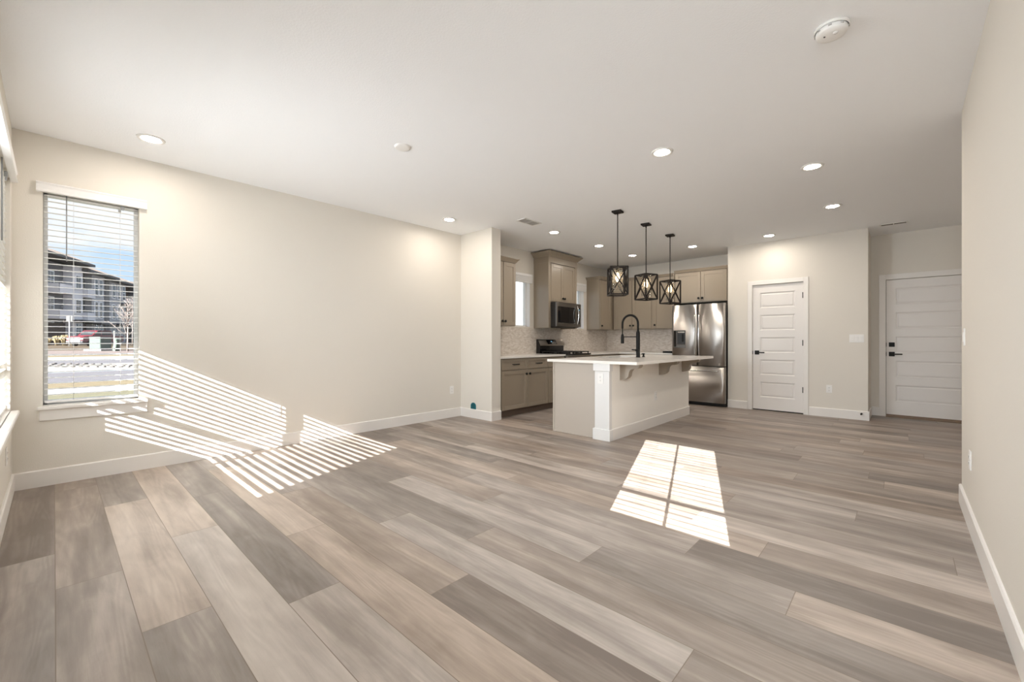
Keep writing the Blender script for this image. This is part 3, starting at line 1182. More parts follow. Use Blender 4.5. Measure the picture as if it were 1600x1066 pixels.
def base_cabinet(label, loc, rotz, w, depth, doors, drawers, knob_sides, htop=0.872, toe_h=0.105, group=None, left_pad=0.0):
    """front faces local -y at y=0; x from 0 to w"""
    t = thing('base_cabinet', label, 'cabinet', loc, rotz, group)
    b = MB()
    b.box(0, w, 0.020, depth, toe_h, htop, 0.001)
    b.build('carcass', M_CAB, t)
    MB().box(0, w, 0.085, depth, 0.0, toe_h).build('toe_kick', M_TOE, t)
    for (a, c) in drawers:
        b = MB()
        shaker(b, a + G, c - G, htop - 0.170, htop - 0.010, fr=0.042)
        dr = b.build('drawer', M_CAB, t)
        pull(dr, (a + c) / 2, htop - 0.090)
    for (a, c), ks in zip(doors, knob_sides):
        b = MB()
        shaker(b, a + G, c - G, toe_h + 0.006, htop - 0.182)
        dr = b.build('door', M_CAB, t)
        knob(dr, (c - 0.040) if ks > 0 else (a + 0.040), htop - 0.245)
    return t


# fronts of the left run face +x: local -y -> +x, so rotate by +90 degrees
base_cabinet('taupe base cabinet with two drawers above two doors beside the short wall return', (0.645, 4.600, 0), PI / 2, 1.140, 0.64,
             [(0.04, 0.62), (0.62, 1.14)], [(0.04, 0.62), (0.62, 1.14)], (1, -1))
base_cabinet('narrow taupe base cabinet left of the range', (0.645, 5.742, 0), PI / 2, 0.470, 0.64, [(0, 0.470)], [(0, 0.470)], (1,))
base_cabinet('taupe corner base cabinet right of the range', (0.645, 6.990, 0), PI / 2, 1.74, 0.64, [(0, 0.46), (0.46, 0.92)], [(0, 0.46), (0.46, 0.92)], (1, -1))
base_cabinet('taupe base cabinet on the back wall left of the refrigerator', (0.650, 8.115, 0), 0, 1.115, 0.615, [(0.05, 0.58), (0.58, 1.115)],
             [(0.05, 0.58), (0.58, 1.115)], (1, -1))


def crown(t, x0, x1, depth, z0, e, h, frieze=0.0, left=True, right=True):
    """crown moulding around the top of an upper cabinet, front at y=0"""
    b = MB()
    le, re = (e if left else 0), (e if right else 0)
    if frieze:
        b.box(x0 - 0.004 * left, x1 + 0.004 * right, -0.004, depth, z0, z0 + frieze)
    z = z0 + frieze
    st = [(0.0, 0.004), (0.12, 0.006), (0.14, 0.14), (0.45, 0.42), (0.75, 0.78), (0.86, 1.0), (1.0, 1.0)]
    for (f0, g0), (f1, g1) in zip(st, st[1:]):
        b.frustum((x0 - le * g0, x1 + re * g0, -e * g0, depth), z + h * f0, (x0 - le * g1, x1 + re * g1, -e * g1, depth), z + h * f1)
    b.build('crown', M_CAB, t)


def upper_cabinet(label, loc, rotz, w, depth, z0, z1, doors, ks, e=0.045, ch=0.065, frieze=0.0, door_z0=None, left=True, right=True, side=None, knob_dz=0.075):
    t = thing('wall_cabinet', label, 'cabinet', loc, rotz)
    dz0 = door_z0 if door_z0 is not None else z0
    b = MB()
    if side is None:
        b.box(0, w, 0.020, depth, z0, z1, 0.001)
    else:
        b.box(side, w - side, 0.020, depth, dz0, z1, 0.001)
        b.box(0, side, 0.0, depth, z0, z1, 0.001)
        b.box(w - side, w, 0.0, depth, z0, z1, 0.001)
    b.build('carcass', M_CAB, t)
    for (a, c), s in zip(doors, ks):
        b = MB()
        shaker(b, a + 0.002, c - 0.002, dz0 + 0.012, z1 - 0.012)
        dr = b.build('door', M_CAB, t)
        if s:
            knob(dr, (c - 0.030) if s > 0 else (a + 0.030), dz0 + knob_dz)
    crown(t, 0, w, depth, z1, e, ch, frieze, left, right)
    return t


upper_cabinet('taupe wall cabinet beside the short wall return', (0.335, 4.600, 0), PI / 2, 0.695, 0.33, 1.372, 2.390,
              [(0.035, 0.397), (0.403, 0.690)], (1, -1), left=False)
upper_cabinet('tall taupe cabinet with stepped crown above the microwave', (0.345, 6.140, 0), PI / 2, 0.880, 0.34, 1.365, 2.530,
              [(0.075, 0.440), (0.440, 0.810)], (1, -1), e=0.085, ch=0.095, frieze=0.095, door_z0=1.835, side=0.064)
upper_cabinet('taupe corner wall cabinet right of the far kitchen window', (0.335, 7.895, 0), PI / 2, 0.838, 0.33, 1.375, 2.410,
              [(0.015, 0.450)], (-1,), right=False)
upper_cabinet('taupe double-door wall cabinet on the back wall', (0.345, 8.405, 0), 0, 0.870, 0.33, 1.380, 2.405,
              [(0.050, 0.435), (0.445, 0.860)], (1, -1), left=False, right=False, e=0.030, ch=0.05)
upper_cabinet('taupe single-door wall cabinet between back wall corner and refrigerator', (1.217, 8.405, 0), 0, 0.560, 0.33, 1.380, 2.405,
              [(0.035, 0.455)], (-1,), left=False, right=False, e=0.030, ch=0.05)
upper_cabinet('deep taupe double-door cabinet above the refrigerator', (1.790, 8.110, 0), 0, 0.930, 0.60, 1.832, 2.395,
              [(0.015, 0.472), (0.478, 0.915)], (1, -1), left=False, right=False, e=0.030, ch=0.05)
# tall end panel on the left of the refrigerator
ep = MB().box(1.768, 1.787, 8.105, 8.730, 0.0, 2.40, 0.001).build('cabinet_end_panel', M_CAB)
tag(ep, 'tall taupe panel on the left side of the refrigerator', 'cabinet panel')

# worktops
CT0, CT1 = 0.874, 0.904
b = MB().box(0.002, 0.662, 4.598, 6.213, CT0, CT1, 0.003)
tag(b.build('worktop', M_QUARTZ), 'white quartz worktop left of the range', 'worktop')
b = MB()
b.prism([(0.002, 6.988, CT0), (0.662, 6.988, CT0), (0.662, 8.098, CT0), (1.764, 8.098, CT0), (1.764, 8.732, CT0), (0.002, 8.732, CT0)], (0, 0, CT1 - CT0))
tag(b.build('worktop', M_QUARTZ), 'L-shaped white quartz worktop between range and refrigerator', 'worktop')
# tile backsplash on both walls
b = MB().box(0.0, 0.009, 4.596, 8.735, CT1, 1.372)
o = b.build('backsplash', M_MOSAIC)
uv_box(o, 1, 2)
struct(o, 'beige stone mosaic backsplash along the kitchen window wall', 'backsplash')
b = MB().box(0.009, 1.766, 8.727, 8.735, CT1, 1.385)
o = b.build('backsplash', M_MOSAIC)
uv_box(o, 0, 2)
struct(o, 'beige stone mosaic backsplash behind the faucet on the back wall', 'backsplash')

# ------------------------------------------------------------------ microwave (front faces +x)
t = thing('microwave', 'stainless over-range microwave with black glass door', 'microwave', (0.480, 6.198, 1.395), PI / 2)
MW, MH = 0.760, 0.428
b = MB().box(0, MW, 0.030, 0.474, 0.0, MH, 0.003)
b.build('body', M_DARK, t)
b = MB()
b.box(0, MW, 0.0, 0.030, MH - 0.075, MH, 0.003)
b.box(0, MW, 0.0, 0.030, 0.0, 0.062, 0.003)
b.box(0, 0.036, 0.0, 0.030, 0.062, MH - 0.075, 0.002)
b.box(MW - 0.024, MW, 0.0, 0.030, 0.062, MH - 0.075, 0.002)
b.build('front_frame', M_STEEL2, t)
MB().box(0.036, 0.585, 0.004, 0.026, 0.062, MH - 0.075).build('door_glass', M_GLASSBLK, t)
MB().box(0.640, MW - 0.024, 0.004, 0.026, 0.062, MH - 0.075).build('control_panel', M_GLASSBLK, t)
MB().box(0.655, 0.720, 0.002, 0.005, MH - 0.120, MH - 0.100).build('display', M_SCREEN, t)
MB().box(0.585, 0.640, 0.002, 0.028, 0.062, MH - 0.075, 0.002).build('door_stile', M_STEEL2, t)
pts = [(0.612, -0.012 - 0.038 * math.sin(PI * i / 14), 0.035 + (MH - 0.07) * i / 14) for i in range(15)]
MB().tube(pts, 0.0105, 10).build('handle', M_CHROME, t)
MB().box(0.03, MW - 0.03, 0.035, 0.44, -0.012, 0.0).build('vent_grille', M_SLOT, t)

# ------------------------------------------------------------------ range (front faces +x)
t = thing('range', 'black and stainless gas range with upright control panel', 'range', (0.690, 6.218, 0), PI / 2)
RW = 0.764
MB().box(0, RW, 0.030, 0.684, 0.03, 0.895, 0.002).build('body', M_DARK, t)
MB().box(0.004, RW - 0.004, 0.0, 0.03, 0.25, 0.73, 0.004).build('oven_door', M_STEEL, t)
MB().box(0.10, RW - 0.10, -0.002, 0.01, 0.36, 0.62).build('oven_window', M_GLASSBLK, t)
b = MB().tube([(0.06, -0.045, 0.69), (RW - 0.06, -0.045, 0.69)], 0.011, 10)
for xx in (0.08, RW - 0.08):
    b.box(xx - 0.008, xx + 0.008, -0.045, 0.0, 0.683, 0.697)
b.build('oven_handle', M_CHROME, t)
MB().box(0.004, RW - 0.004, 0.004, 0.03, 0.06, 0.235, 0.004).build('drawer_front', M_STEEL, t)
MB().box(0.0, RW, -0.012, 0.05, 0.745, 0.885, 0.006).build('knob_panel', M_STEEL, t)
for i in range(5):
    xx = 0.10 + i * (RW - 0.20) / 4
    MB().lathe([(0.0, -0.048), (0.018, -0.047), (0.021, -0.040), (0.021, -0.018), (0.026, -0.012)], c=(xx, 0, 0.82), axis='y', seg=18).build('knob', M_BLACK, t)
MB().box(0, RW, 0.0, 0.62, 0.893, 0.912, 0.004).build('cooktop', M_GLASSBLK, t)
for cx in (0.20, RW - 0.20):
    for cy in (0.17, 0.44):
        MB().lathe([(0.05, 0.911), (0.05, 0.922), (0.035, 0.926), (0.0, 0.927)], c=(cx, cy, 0), seg=24).build('burner', M_IRON, t)
for (xa, xb) in ((0.02, 0.255), (0.262, RW - 0.262), (RW - 0.255, RW - 0.02)):
    b = MB()
    zt = 0.947
    for yy in (0.04, 0.58):
        b.box(xa, xb, yy - 0.007, yy + 0.007, zt - 0.014, zt)
    for xx in (xa + 0.007, xb - 0.007):
        b.box(xx - 0.007, xx + 0.007, 0.04, 0.58, zt - 0.014, zt)
    for yy in (0.14, 0.22, 0.31, 0.40, 0.48):
        b.box(xa, xb, yy - 0.005, yy + 0.005, zt - 0.012, zt + 0.002)
    xm = (xa + xb) / 2
    b.box(xm - 0.005, xm + 0.005, 0.04, 0.58, zt - 0.012, zt + 0.002)
    for xx in (xa + 0.012, xb - 0.012):
        for yy in (0.05, 0.31, 0.57):
            b.box(xx - 0.008, xx + 0.008, yy - 0.008, yy + 0.008, 0.912, zt - 0.012)
    b.build('grate', M_IRON, t)
b = MB()
b.box(0.0, RW, 0.625, 0.684, 0.905, 1.045, 0.003)
b.build('back_panel', M_GLASSBLK, t)
b = MB()
b.prism([(0.0, 0.600, 1.045), (0.0, 0.684, 1.045), (0.0, 0.684, 1.165), (0.0, 0.655, 1.165), (0.0, 0.600, 1.062)], (RW, 0, 0))
b.build('control_console', M_STEEL, t)
b = MB()
b.prism([(-0.012, 0.605, 0.905), (-0.012, 0.684, 0.905), (-0.012, 0.684, 1.165), (-0.012, 0.652, 1.165), (-0.012, 0.598, 1.055)], (0.012, 0, 0))
b.build('end_cap', M_DARK, t)


def console_pt(x, f, lift):
    return (x, 0.600 + 0.055 * f - lift * 0.88, 1.062 + 0.103 * f + lift * 0.47)


b = MB()
b.quad([console_pt(0.235, 0.10, 0.002), console_pt(0.525, 0.10, 0.002), console_pt(0.525, 0.90, 0.002), console_pt(0.235, 0.90, 0.002)])
b.build('display_panel', M_GLASSBLK, t)
b = MB()
b.quad([console_pt(0.355, 0.50, 0.003), console_pt(0.395, 0.50, 0.003), console_pt(0.395, 0.66, 0.003), console_pt(0.355, 0.66, 0.003)])
b.build('clock_digits', M_SCREEN, t)

# ------------------------------------------------------------------ refrigerator (front faces -y)
t = thing('refrigerator', 'stainless french-door refrigerator with water dispenser', 'refrigerator', (1.812, 7.950, 0))
FW, FZ = 0.905, 1.785
MB().box(0.004, FW - 0.004, 0.075, 0.760, 0.02, FZ - 0.012, 0.004).build('body', mat('dark_grey_case', (0.035, 0.032, 0.03), 0.5, bump=0.03), t)
MB().box(0.01, FW - 0.01, 0.085, 0.72, 0.0, 0.06).build('base_grille', M_DARK, t)
MB().box(0.01, 0.10, 0.09, 0.20, FZ - 0.012, FZ + 0.015, 0.004).build('hinge_cover', M_DARK, t)
MB().box(FW - 0.10, FW - 0.01, 0.09, 0.20, FZ - 0.012, FZ + 0.015, 0.004).build('hinge_cover', M_DARK, t)


def curved_door(x0, x1, z0, z1, bow, th=0.065, ny=0.0, nseg=24, cut=None):
    """door slab with a gently bowed front facing -y"""
    b = bmesh.new()
    r = 0.012
    cols = []
    for i in range(nseg + 1):
        f = i / nseg
        x = x0 + (x1 - x0) * f
        edge = min(x - x0, x1 - x)
        yb = -bow * (1 - (2 * f - 1) ** 2)
        if edge < r:
            yb += r - math.sqrt(max(0, r * r - (r - edge) ** 2))
        cols.append((x, ny + yb))
    fv = [[b.verts.new((x, y, z)) for z in (z0, z1)] for x, y in cols]
    bv = [[b.verts.new((x, ny + th, z)) for z in (z0, z1)] for x in (x0, x1)]
    for i in range(nseg):
        f = b.faces.new([fv[i][0], fv[i + 1][0], fv[i + 1][1], fv[i][1]])
        f.smooth = True
    b.faces.new([bv[0][0], bv[0][1], bv[1][1], bv[1][0]])
    b.faces.new([fv[0][0], fv[0][1], bv[0][1], bv[0][0]])
    b.faces.new([fv[-1][0], bv[1][0], bv[1][1], fv[-1][1]])
    b.faces.new([v[1] for v in fv] + [bv[1][1], bv[0][1]])
    b.faces.new([v[0] for v in fv][::-1] + [bv[0][0], bv[1][0]])
    m = MB()
    m.bm.free()
    m.bm = b
    return m


dl = curved_door(0.0, 0.449, 0.700, FZ, 0.016).build('door', M_STEEL, t)
dr_ = curved_door(0.457, FW, 0.700, FZ, 0.016).build('door', M_STEEL, t)
fz = curved_door(0.0, FW, 0.062, 0.688, 0.012).build('freezer_drawer', M_STEEL, t)


def bowed_handle(par, x, z0, z1, y=0.0):
    b = MB()
    pts = [(x, y - 0.030 - 0.028 * math.sin(PI * i / 16), z0 + (z1 - z0) * i / 16) for i in range(17)]
    b.tube(pts, 0.0115, 10)
    for z in (z0 + 0.015, z1 - 0.015):
        b.box(x - 0.009, x + 0.009, y - 0.034, y + 0.004, z - 0.012, z + 0.012, 0.002)
    b.build('handle', M_CHROME, par)


bowed_handle(dl, 0.416, 0.86, 1.60, -0.003)
bowed_handle(dr_, 0.490, 0.86, 1.60, -0.003)
b = MB()
pts = [(0.085 + (FW - 0.17) * i / 16, -0.042 - 0.022 * math.sin(PI * i / 16), 0.612) for i in range(17)]
b.tube(pts, 0.0120, 10)
for xx in (0.10, FW - 0.10):
    b.box(xx - 0.012, xx + 0.012, -0.046, 0.0, 0.603, 0.621, 0.002)
b.build('handle', M_CHROME, fz)
# dispenser in the left door
b = MB()
b.box(0.036, 0.252, -0.0205, 0.0, 1.010, 1.330, 0.004)
dsp = b.build('dispenser', mat('grey_dispenser', (0.16, 0.15, 0.14), 0.35, metal=0.6, bump=0.02), dl)
MB().box(0.040, 0.085, -0.0225, -0.010, 1.025, 1.318, 0.002).build('control_strip', M_GLASSBLK, dsp)
MB().box(0.098, 0.246, -0.0215, -0.010, 1.085, 1.318, 0.002).build('niche', mat('dark_niche', (0.03, 0.03, 0.032), 0.4, bump=0.02), dsp)
MB().box(0.110, 0.235, -0.026, -0.018, 1.282, 1.306, 0.003).build('spout_cover', M_CHROME, dsp)
MB().box(0.185, 0.222, -0.028, -0.018, 1.120, 1.262, 0.004).build('paddle', M_BLACK, dsp)
MB().box(0.098, 0.246, -0.040, -0.018, 1.070, 1.086, 0.003).build('drip_tray', M_SLOT, dsp)

# ------------------------------------------------------------------ island
t = thing('kitchen_island', 'white and greige kitchen island with corbels under its overhang', 'kitchen island', (2.10, 5.69, 0))
io = Vector(t.location)


def isl(b, nm, m, par=None):
    return b.xform(lambda v: v - io).build(nm, m, par or t)


IY0, IY1 = 4.500, 6.875
b = MB()
b.box(1.70, 2.40, IY0 + 0.02, 5.26, 0.105, 0.875).box(1.70, 2.40, 6.14, IY1, 0.105, 0.875)
b.box(1.70, 2.40, 5.26, 6.14, 0.105, 0.66).box(2.16, 2.40, 5.26, 6.14, 0.66, 0.875).box(1.70, 1.74, 5.26, 6.14, 0.66, 0.875)
b.box(1.77, 2.40, IY0 + 0.02, IY1, 0.0, 0.105)
isl(b, 'cabinet_body', M_CAB)
b = MB()
b.box(1.698, 2.31, IY0 - 0.002, IY0 + 0.02, 0.0, 0.875, 0.001)
b.box(1.690, 1.712, IY0 - 0.010, IY0 + 0.012, 0.0, 0.875, 0.002)
b.box(1.690, 2.31, IY0 - 0.009, IY0 + 0.01, 0.0, 0.014, 0.002)
isl(b, 'end_panel', M_PANEL)
M_BARWALL = mat('white_bar_wall_paint', (0.90, 0.875, 0.83), 0.8, bump=0.25, bscale=130, spec=0.2)
b = MB().box(2.40, 2.505, IY0 + 0.02, IY1, 0.0, 0.875, 0.001)
isl(b, 'bar_wall', M_BARWALL)
M_POST = mat('white_post_paint', (0.76, 0.755, 0.745), 0.4, bump=0.02)
b = MB()
b.box(2.318, 2.507, 4.462, IY0 + 0.02, 0.0, 0.875, 0.002)
isl(b, 'corner_post', M_POST)
b = MB().box(2.304, 2.520, 4.447, IY0 + 0.018, 0.790, 0.8745, 0.003)
isl(b, 'post_cap', M_POST)
b = MB().box(2.300, 2.522, 4.445, IY0 + 0.018, 0.0, 0.128, 0.003)
isl(b, 'post_base', M_POST)
b = MB()
b.frustum((2.505, 2.519, IY0 + 0.018, IY1 + 0.014), 0, (2.505, 2.519, IY0 + 0.018, IY1 + 0.014), 0.122)
b.frustum((2.505, 2.519, IY0 + 0.018, IY1 + 0.014), 0.122, (2.505, 2.513, IY0 + 0.018, IY1 + 0.008), 0.130)
b.box(2.38, 2.519, IY1, IY1 + 0.014, 0, 0.126)
isl(b, 'baseboard', M_TRIM)
M_CORBEL = mat('greige_corbel_paint', (0.34, 0.295, 0.24), 0.45, bump=0.02)
prof = [(0.0, 0.0), (0.245, 0.0), (0.245, -0.028), (0.232, -0.048), (0.205, -0.058), (0.165, -0.060), (0.135, -0.072), (0.118, -0.095),
        (0.112, -0.120), (0.106, -0.150), (0.085, -0.176), (0.050, -0.192), (0.0, -0.200)]
for yy in (4.708, 5.788, 6.600):
    b = MB().prism([(2.505 + px, yy, 0.8745 + pz) for px, pz in prof], (0, 0.085, 0))
    isl(b, 'corbel', M_CORBEL)

# island worktop with a sink cut-out
SX0, SX1, SY0, SY1 = 1.76, 2.13, 5.30, 6.10
b = MB()
X0, X1, Y0, Y1, Z0, Z1 = 1.640, 2.850, 4.440, 6.930, 0.8755, 0.908
g = wall_grid([X0, X1, SX0, SX1], [Y0, Y1, SY0, SY1], [(SX0, SX1, SY0, SY1)], lambda u, d, v: (u, v, d), Z1, Z0)
tag(g.build('island_worktop', M_QUARTZ), 'white quartz island worktop with sink cut-out and seating overhang', 'worktop')
t = thing('sink', 'stainless undermount sink in the island worktop', 'sink', ((SX0 + SX1) / 2, (SY0 + SY1) / 2, 0.6785))
b = MB()
wx, wy = (SX1 - SX0) / 2, (SY1 - SY0) / 2
th = 0.004
b.box(-wx, wx, -wy, wy, -0.004, 0.0)
b.box(-wx, -wx + th, -wy, wy, 0, 0.196).box(wx - th, wx, -wy, wy, 0, 0.196)
b.box(-wx, wx, -wy, -wy + th, 0, 0.196).box(-wx, wx, wy - th, wy, 0, 0.196)
b.build('basin', M_STEEL, t)
MB().lathe([(0.0, 0.004), (0.040, 0.004), (0.046, 0.0)], seg=24).build('drain', M_CHROME, t)

# faucet: spring spout arching toward the kitchen side
t = thing('faucet', 'tall black spring faucet on the island worktop', 'faucet', (2.245, 5.700, 0.908))
MB().lathe([(0.0, 0.0), (0.031, 0.0), (0.031, 0.008), (0.0265, 0.014), (0.0265, 0.335), (0.020, 0.360), (0.016, 0.368), (0.0, 0.368)], seg=24).build('body', M_BLACK, t)
arc = [(0, 0, 0.36), (0, 0, 0.47)]
for i in range(1, 16):
    a = PI * i / 16
    arc.append((-0.118 + 0.118 * math.cos(a), 0, 0.47 + 0.118 * math.sin(a)))
arc += [(-0.236, 0, 0.47), (-0.236, 0, 0.405)]
spr = MB()
spr.tube(arc, 0.0125, 12)
# the coil
L_ = [0.0]
for p, q in zip(arc, arc[1:]):
    L_.append(L_[-1] + (Vector(q) - Vector(p)).length)
tot = L_[-1]


def along(s):
    for i in range(len(arc) - 1):
        if s <= L_[i + 1] or i == len(arc) - 2:
            f = (s - L_[i]) / max(1e-6, L_[i + 1] - L_[i])
            p = Vector(arc[i]).lerp(Vector(arc[i + 1]), f)
            return p, (Vector(arc[i + 1]) - Vector(arc[i])).normalized()


coil = []
turns = 52
for i in range(turns * 8 + 1):
    s = tot * i / (turns * 8)
    p, tg = along(s)
    u = Vector((0, 1, 0))
    w = tg.cross(u)
    a = 2 * PI * i / 8
    coil.append(p + (u * math.cos(a) + w * math.sin(a)) * 0.0145)
spr.tube(coil, 0.0028, 5)
spr.build('spring_spout', M_BLACK, t)
MB().tube([(-0.236, 0, 0.41), (-0.236, 0, 0.31)], 0.0075, 10).build('hose', M_BLACK, t)
MB().lathe([(0.0, 0.19), (0.020, 0.19), (0.0235, 0.20), (0.0235, 0.275), (0.017, 0.315), (0.010, 0.325), (0.0, 0.325)], c=(-0.236, 0, 0), seg=20).build('spray_head', M_BLACK, t)
MB().tube([(0, 0, 0.285), (-0.236, 0, 0.285)], 0.0065, 10).build('support_arm', M_BLACK, t)
b = MB().tube([(0, -0.02, 0.100), (0, -0.052, 0.100)], 0.017, 14)
b.tube([(0, -0.045, 0.100), (-0.03, -0.120, 0.108)], 0.0075, 10)
b.build('lever', M_BLACK, t)

t = thing('soap_dispenser', 'small black soap dispenser right of the faucet', 'soap dispenser', (2.245, 5.87, 0.908))
MB().lathe([(0.0, 0.0), (0.022, 0.0), (0.022, 0.006), (0.013, 0.010), (0.013, 0.036), (0.018, 0.040), (0.018, 0.052), (0.0, 0.054)], seg=18).build('pump', M_BLACK, t)
MB().tube([(0, 0, 0.046), (-0.03, 0.02, 0.046), (-0.055, 0.045, 0.034)], 0.006, 8).build('nozzle', M_BLACK, t)

# small dark box on the back worktop beside the refrigerator
t = thing('countertop_tray', 'small flat black tray on the back worktop beside the refrigerator', 'tray', (1.63, 8.24, CT1))
MB().box(-0.09, 0.09, -0.07, 0.07, 0.0, 0.012, 0.004).build('base', M_BLACK, t)
b = MB()
for (xa, xb, ya, yb) in ((-0.09, 0.09, -0.07, -0.062), (-0.09, 0.09, 0.062, 0.07), (-0.09, -0.082, -0.07, 0.07), (0.082, 0.09, -0.07, 0.07)):
    b.box(xa, xb, ya, yb, 0.010, 0.035, 0.002)
b.build('rim', M_BLACK, t)

# ------------------------------------------------------------------ outside
C0 = Vector((4.936, 0.215, 1.134))
YW = R(42.717)
FWD = Vector((-math.sin(YW), math.cos(YW), 0))
RGT = Vector((math.cos(YW), math.sin(YW), 0))


def gz(x):
    return -0.30 if x > -10 else -0.30 + 0.0138 * (-10 - x)


def spot(px, depth):
    """a place in the street: bearing and distance surveyed from the viewpoint"""
    p = C0 + FWD * depth + RGT * ((px - 800) / 661.1 * depth)
    return Vector((p.x, p.y, gz(p.x)))


M_GRASS = mat('dry_lawn', (0.13, 0.122, 0.082), 0.95, bump=0.5, bscale=30, var=0.35, vscale=6, spec=0.1)
M_STRAW = mat('straw_lawn', (0.155, 0.127, 0.082), 0.95, bump=0.5, bscale=30, var=0.4, vscale=4, spec=0.1)
M_CONC = mat('concrete_walk', (0.30, 0.295, 0.28), 0.9, bump=0.1, bscale=20, var=0.06, spec=0.2)
M_ASPH = mat('asphalt_road', (0.115, 0.11, 0.118), 0.95, bump=0.2, bscale=60, var=0.10, vscale=2, spec=0.2)
M_REDWALK = mat('reddish_pavement', (0.16, 0.13, 0.12), 0.95, bump=0.1, bscale=30, var=0.12, spec=0.1)
M_GRAVEL = mat('pale_gravel', (0.26, 0.245, 0.22), 0.95, bump=0.6, bscale=14, var=0.25, vscale=9, spec=0.1)
M_MULCH = mat('brown_mulch', (0.09, 0.07, 0.05), 0.95, bump=0.5, bscale=20, var=0.3, vscale=8, spec=0.1)


def strip(name, label, xa, xb, m, lift=0.0):
    n = max(2, int(abs(xb - xa) / 4))
    b = MB()
    xs = [xa + (xb - xa) * i / n for i in range(n + 1)]
    for p, q in zip(xs, xs[1:]):
        b.quad([(p, -40, gz(p) + lift), (q, -40, gz(q) + lift), (q, 90, gz(q) + lift), (p, 90, gz(p) + lift)])
    return struct(b.build(name, m), label, 'ground')


strip('yard', 'dry pale lawn just outside the tall window', 25, -11.4, M_GRASS)
strip('sidewalk', 'near white concrete sidewalk outside', -11.4, -13.1, M_CONC, 0.01)
strip('verge', 'strip of straw-coloured grass beside the near road', -13.1, -15.2, M_STRAW)
strip('road', 'near grey asphalt lane outside', -15.2, -20.2, M_ASPH)
strip('kerb', 'white concrete kerb of the street median', -20.2, -21.6, M_CONC, 0.05)
strip('median', 'pale gravel street median with stones', -21.6, -25.8, M_GRAVEL, 0.04)
strip('far_road', 'far grey asphalt lane outside', -25.8, -30.5, M_ASPH)
strip('far_kerb', 'far white concrete kerb', -30.5, -35.0, M_CONC, 0.04)
strip('far_verge', 'far strip of dry grass', -35.0, -39.0, M_STRAW)
strip('parking_lane', 'far dark asphalt edge', -39.0, -42.0, M_ASPH)
strip('far_pavement', 'reddish pavement behind the far verge', -42.0, -51.0, M_REDWALK)
strip('car_park', 'asphalt and mulch ground in front of the apartments', -51.0, -150.0, M_MULCH)

# stones on the median
M_STONE = mat('grey_stone', (0.10, 0.09, 0.085), 0.9, bump=0.4, bscale=12, var=0.3, vscale=5)
rs = random.Random(11)
stone_meshes = []
for i in range(4):
    b = bmesh.new()
    bmesh.ops.create_icosphere(b, subdivisions=2, radius=1.0)
    for v in b.verts:
        v.co *= 1 + rs.uniform(-0.16, 0.16)
        v.co.z *= 0.62
    me = bpy.data.meshes.new('stone')
    b.to_mesh(me)
    b.free()
    me.materials.append(M_STONE)
    stone_meshes.append(me)
for i in range(34):
    px = 76 + i * 4.15 + rs.uniform(-1.2, 1.2)
    dep = (19.7, 20.5, 21.3)[i % 3] + rs.uniform(-0.12, 0.12)
    o = bpy.data.objects.new('landscape_stone', stone_meshes[i % 4])
    p = spot(px, dep)
    s = rs.uniform(0.05, 0.085)
    o.location = p + Vector((0, 0, 0.04 + s * 0.35))
    o.scale = (s, s * 1.3, s * rs.uniform(0.9, 1.2))
    o.rotation_euler = (0, 0, rs.uniform(0, 6))
    COL.objects.link(o)
    tag(o, 'grey landscape stone in the pale gravel median outside the window', 'stone', 'stones on the street median')

# green utility cabinet on its pad
p = spot(157, 39.0)
t = thing('utility_cabinet', 'pale green utility cabinet on a concrete pad beside the red truck', 'utility cabinet', p, R(38))
MB().box(-0.85, 0.85, -0.72, 0.72, -0.02, 0.16, 0.02).build('pad', M_CONC, t)
M_GREEN = mat('pale_green_metal', (0.075, 0.10, 0.085), 0.5, bump=0.03)
MB().box(-0.56, 0.56, -0.50, 0.50, 0.16, 1.18, 0.03).build('housing', M_GREEN, t)
MB().frustum((-0.60, 0.60, -0.54, 0.54), 1.18, (-0.54, 0.54, -0.48, 0.48), 1.27).build('lid', M_GREEN, t)
p = spot(182.5, 38.5)
t = thing('utility_pedestal', 'small leaning green utility pedestal right of the utility cabinet', 'utility pedestal', p, R(30))
rot = Matrix.Rotation(R(14), 3, 'Y')
MB().box(-0.19, 0.19, -0.19, 0.19, 0.0, 1.05, 0.03, rot).build('post', M_GREEN, t)
MB().box(-0.13, 0.33, -0.23, 0.23, 0.95, 1.12, 0.04, rot).build('cap', M_GREEN, t)
o = MB().bar((0, 0, 0), (-0.12, 0, 1.85), 0.09, 0.03).build('marker_stake', M_CONC, None, spot(178.5, 38.0))
tag(o, 'pale leaning marker stake beside the utility pedestal', 'stake')

# sign post
t = thing('sign_post', 'thin grey sign post left of the red truck', 'sign post', spot(108.5, 50))
MB().tube([(0, 0, 0), (0, 0, 3.6)], 0.05, 8).build('pole', mat('galvanised_steel', (0.55, 0.55, 0.55), 0.5, metal=0.6, bump=0.02), t)
MB().box(-0.02, 0.02, -0.25, 0.25, 2.9, 3.6, 0.01).build('sign_plate', M_CONC, t)

# bare tree
M_BARK = mat('pale_bark', (0.26, 0.22, 0.20), 0.9, bump=0.3, bscale=30, var=0.15)
rt_ = random.Random(5)


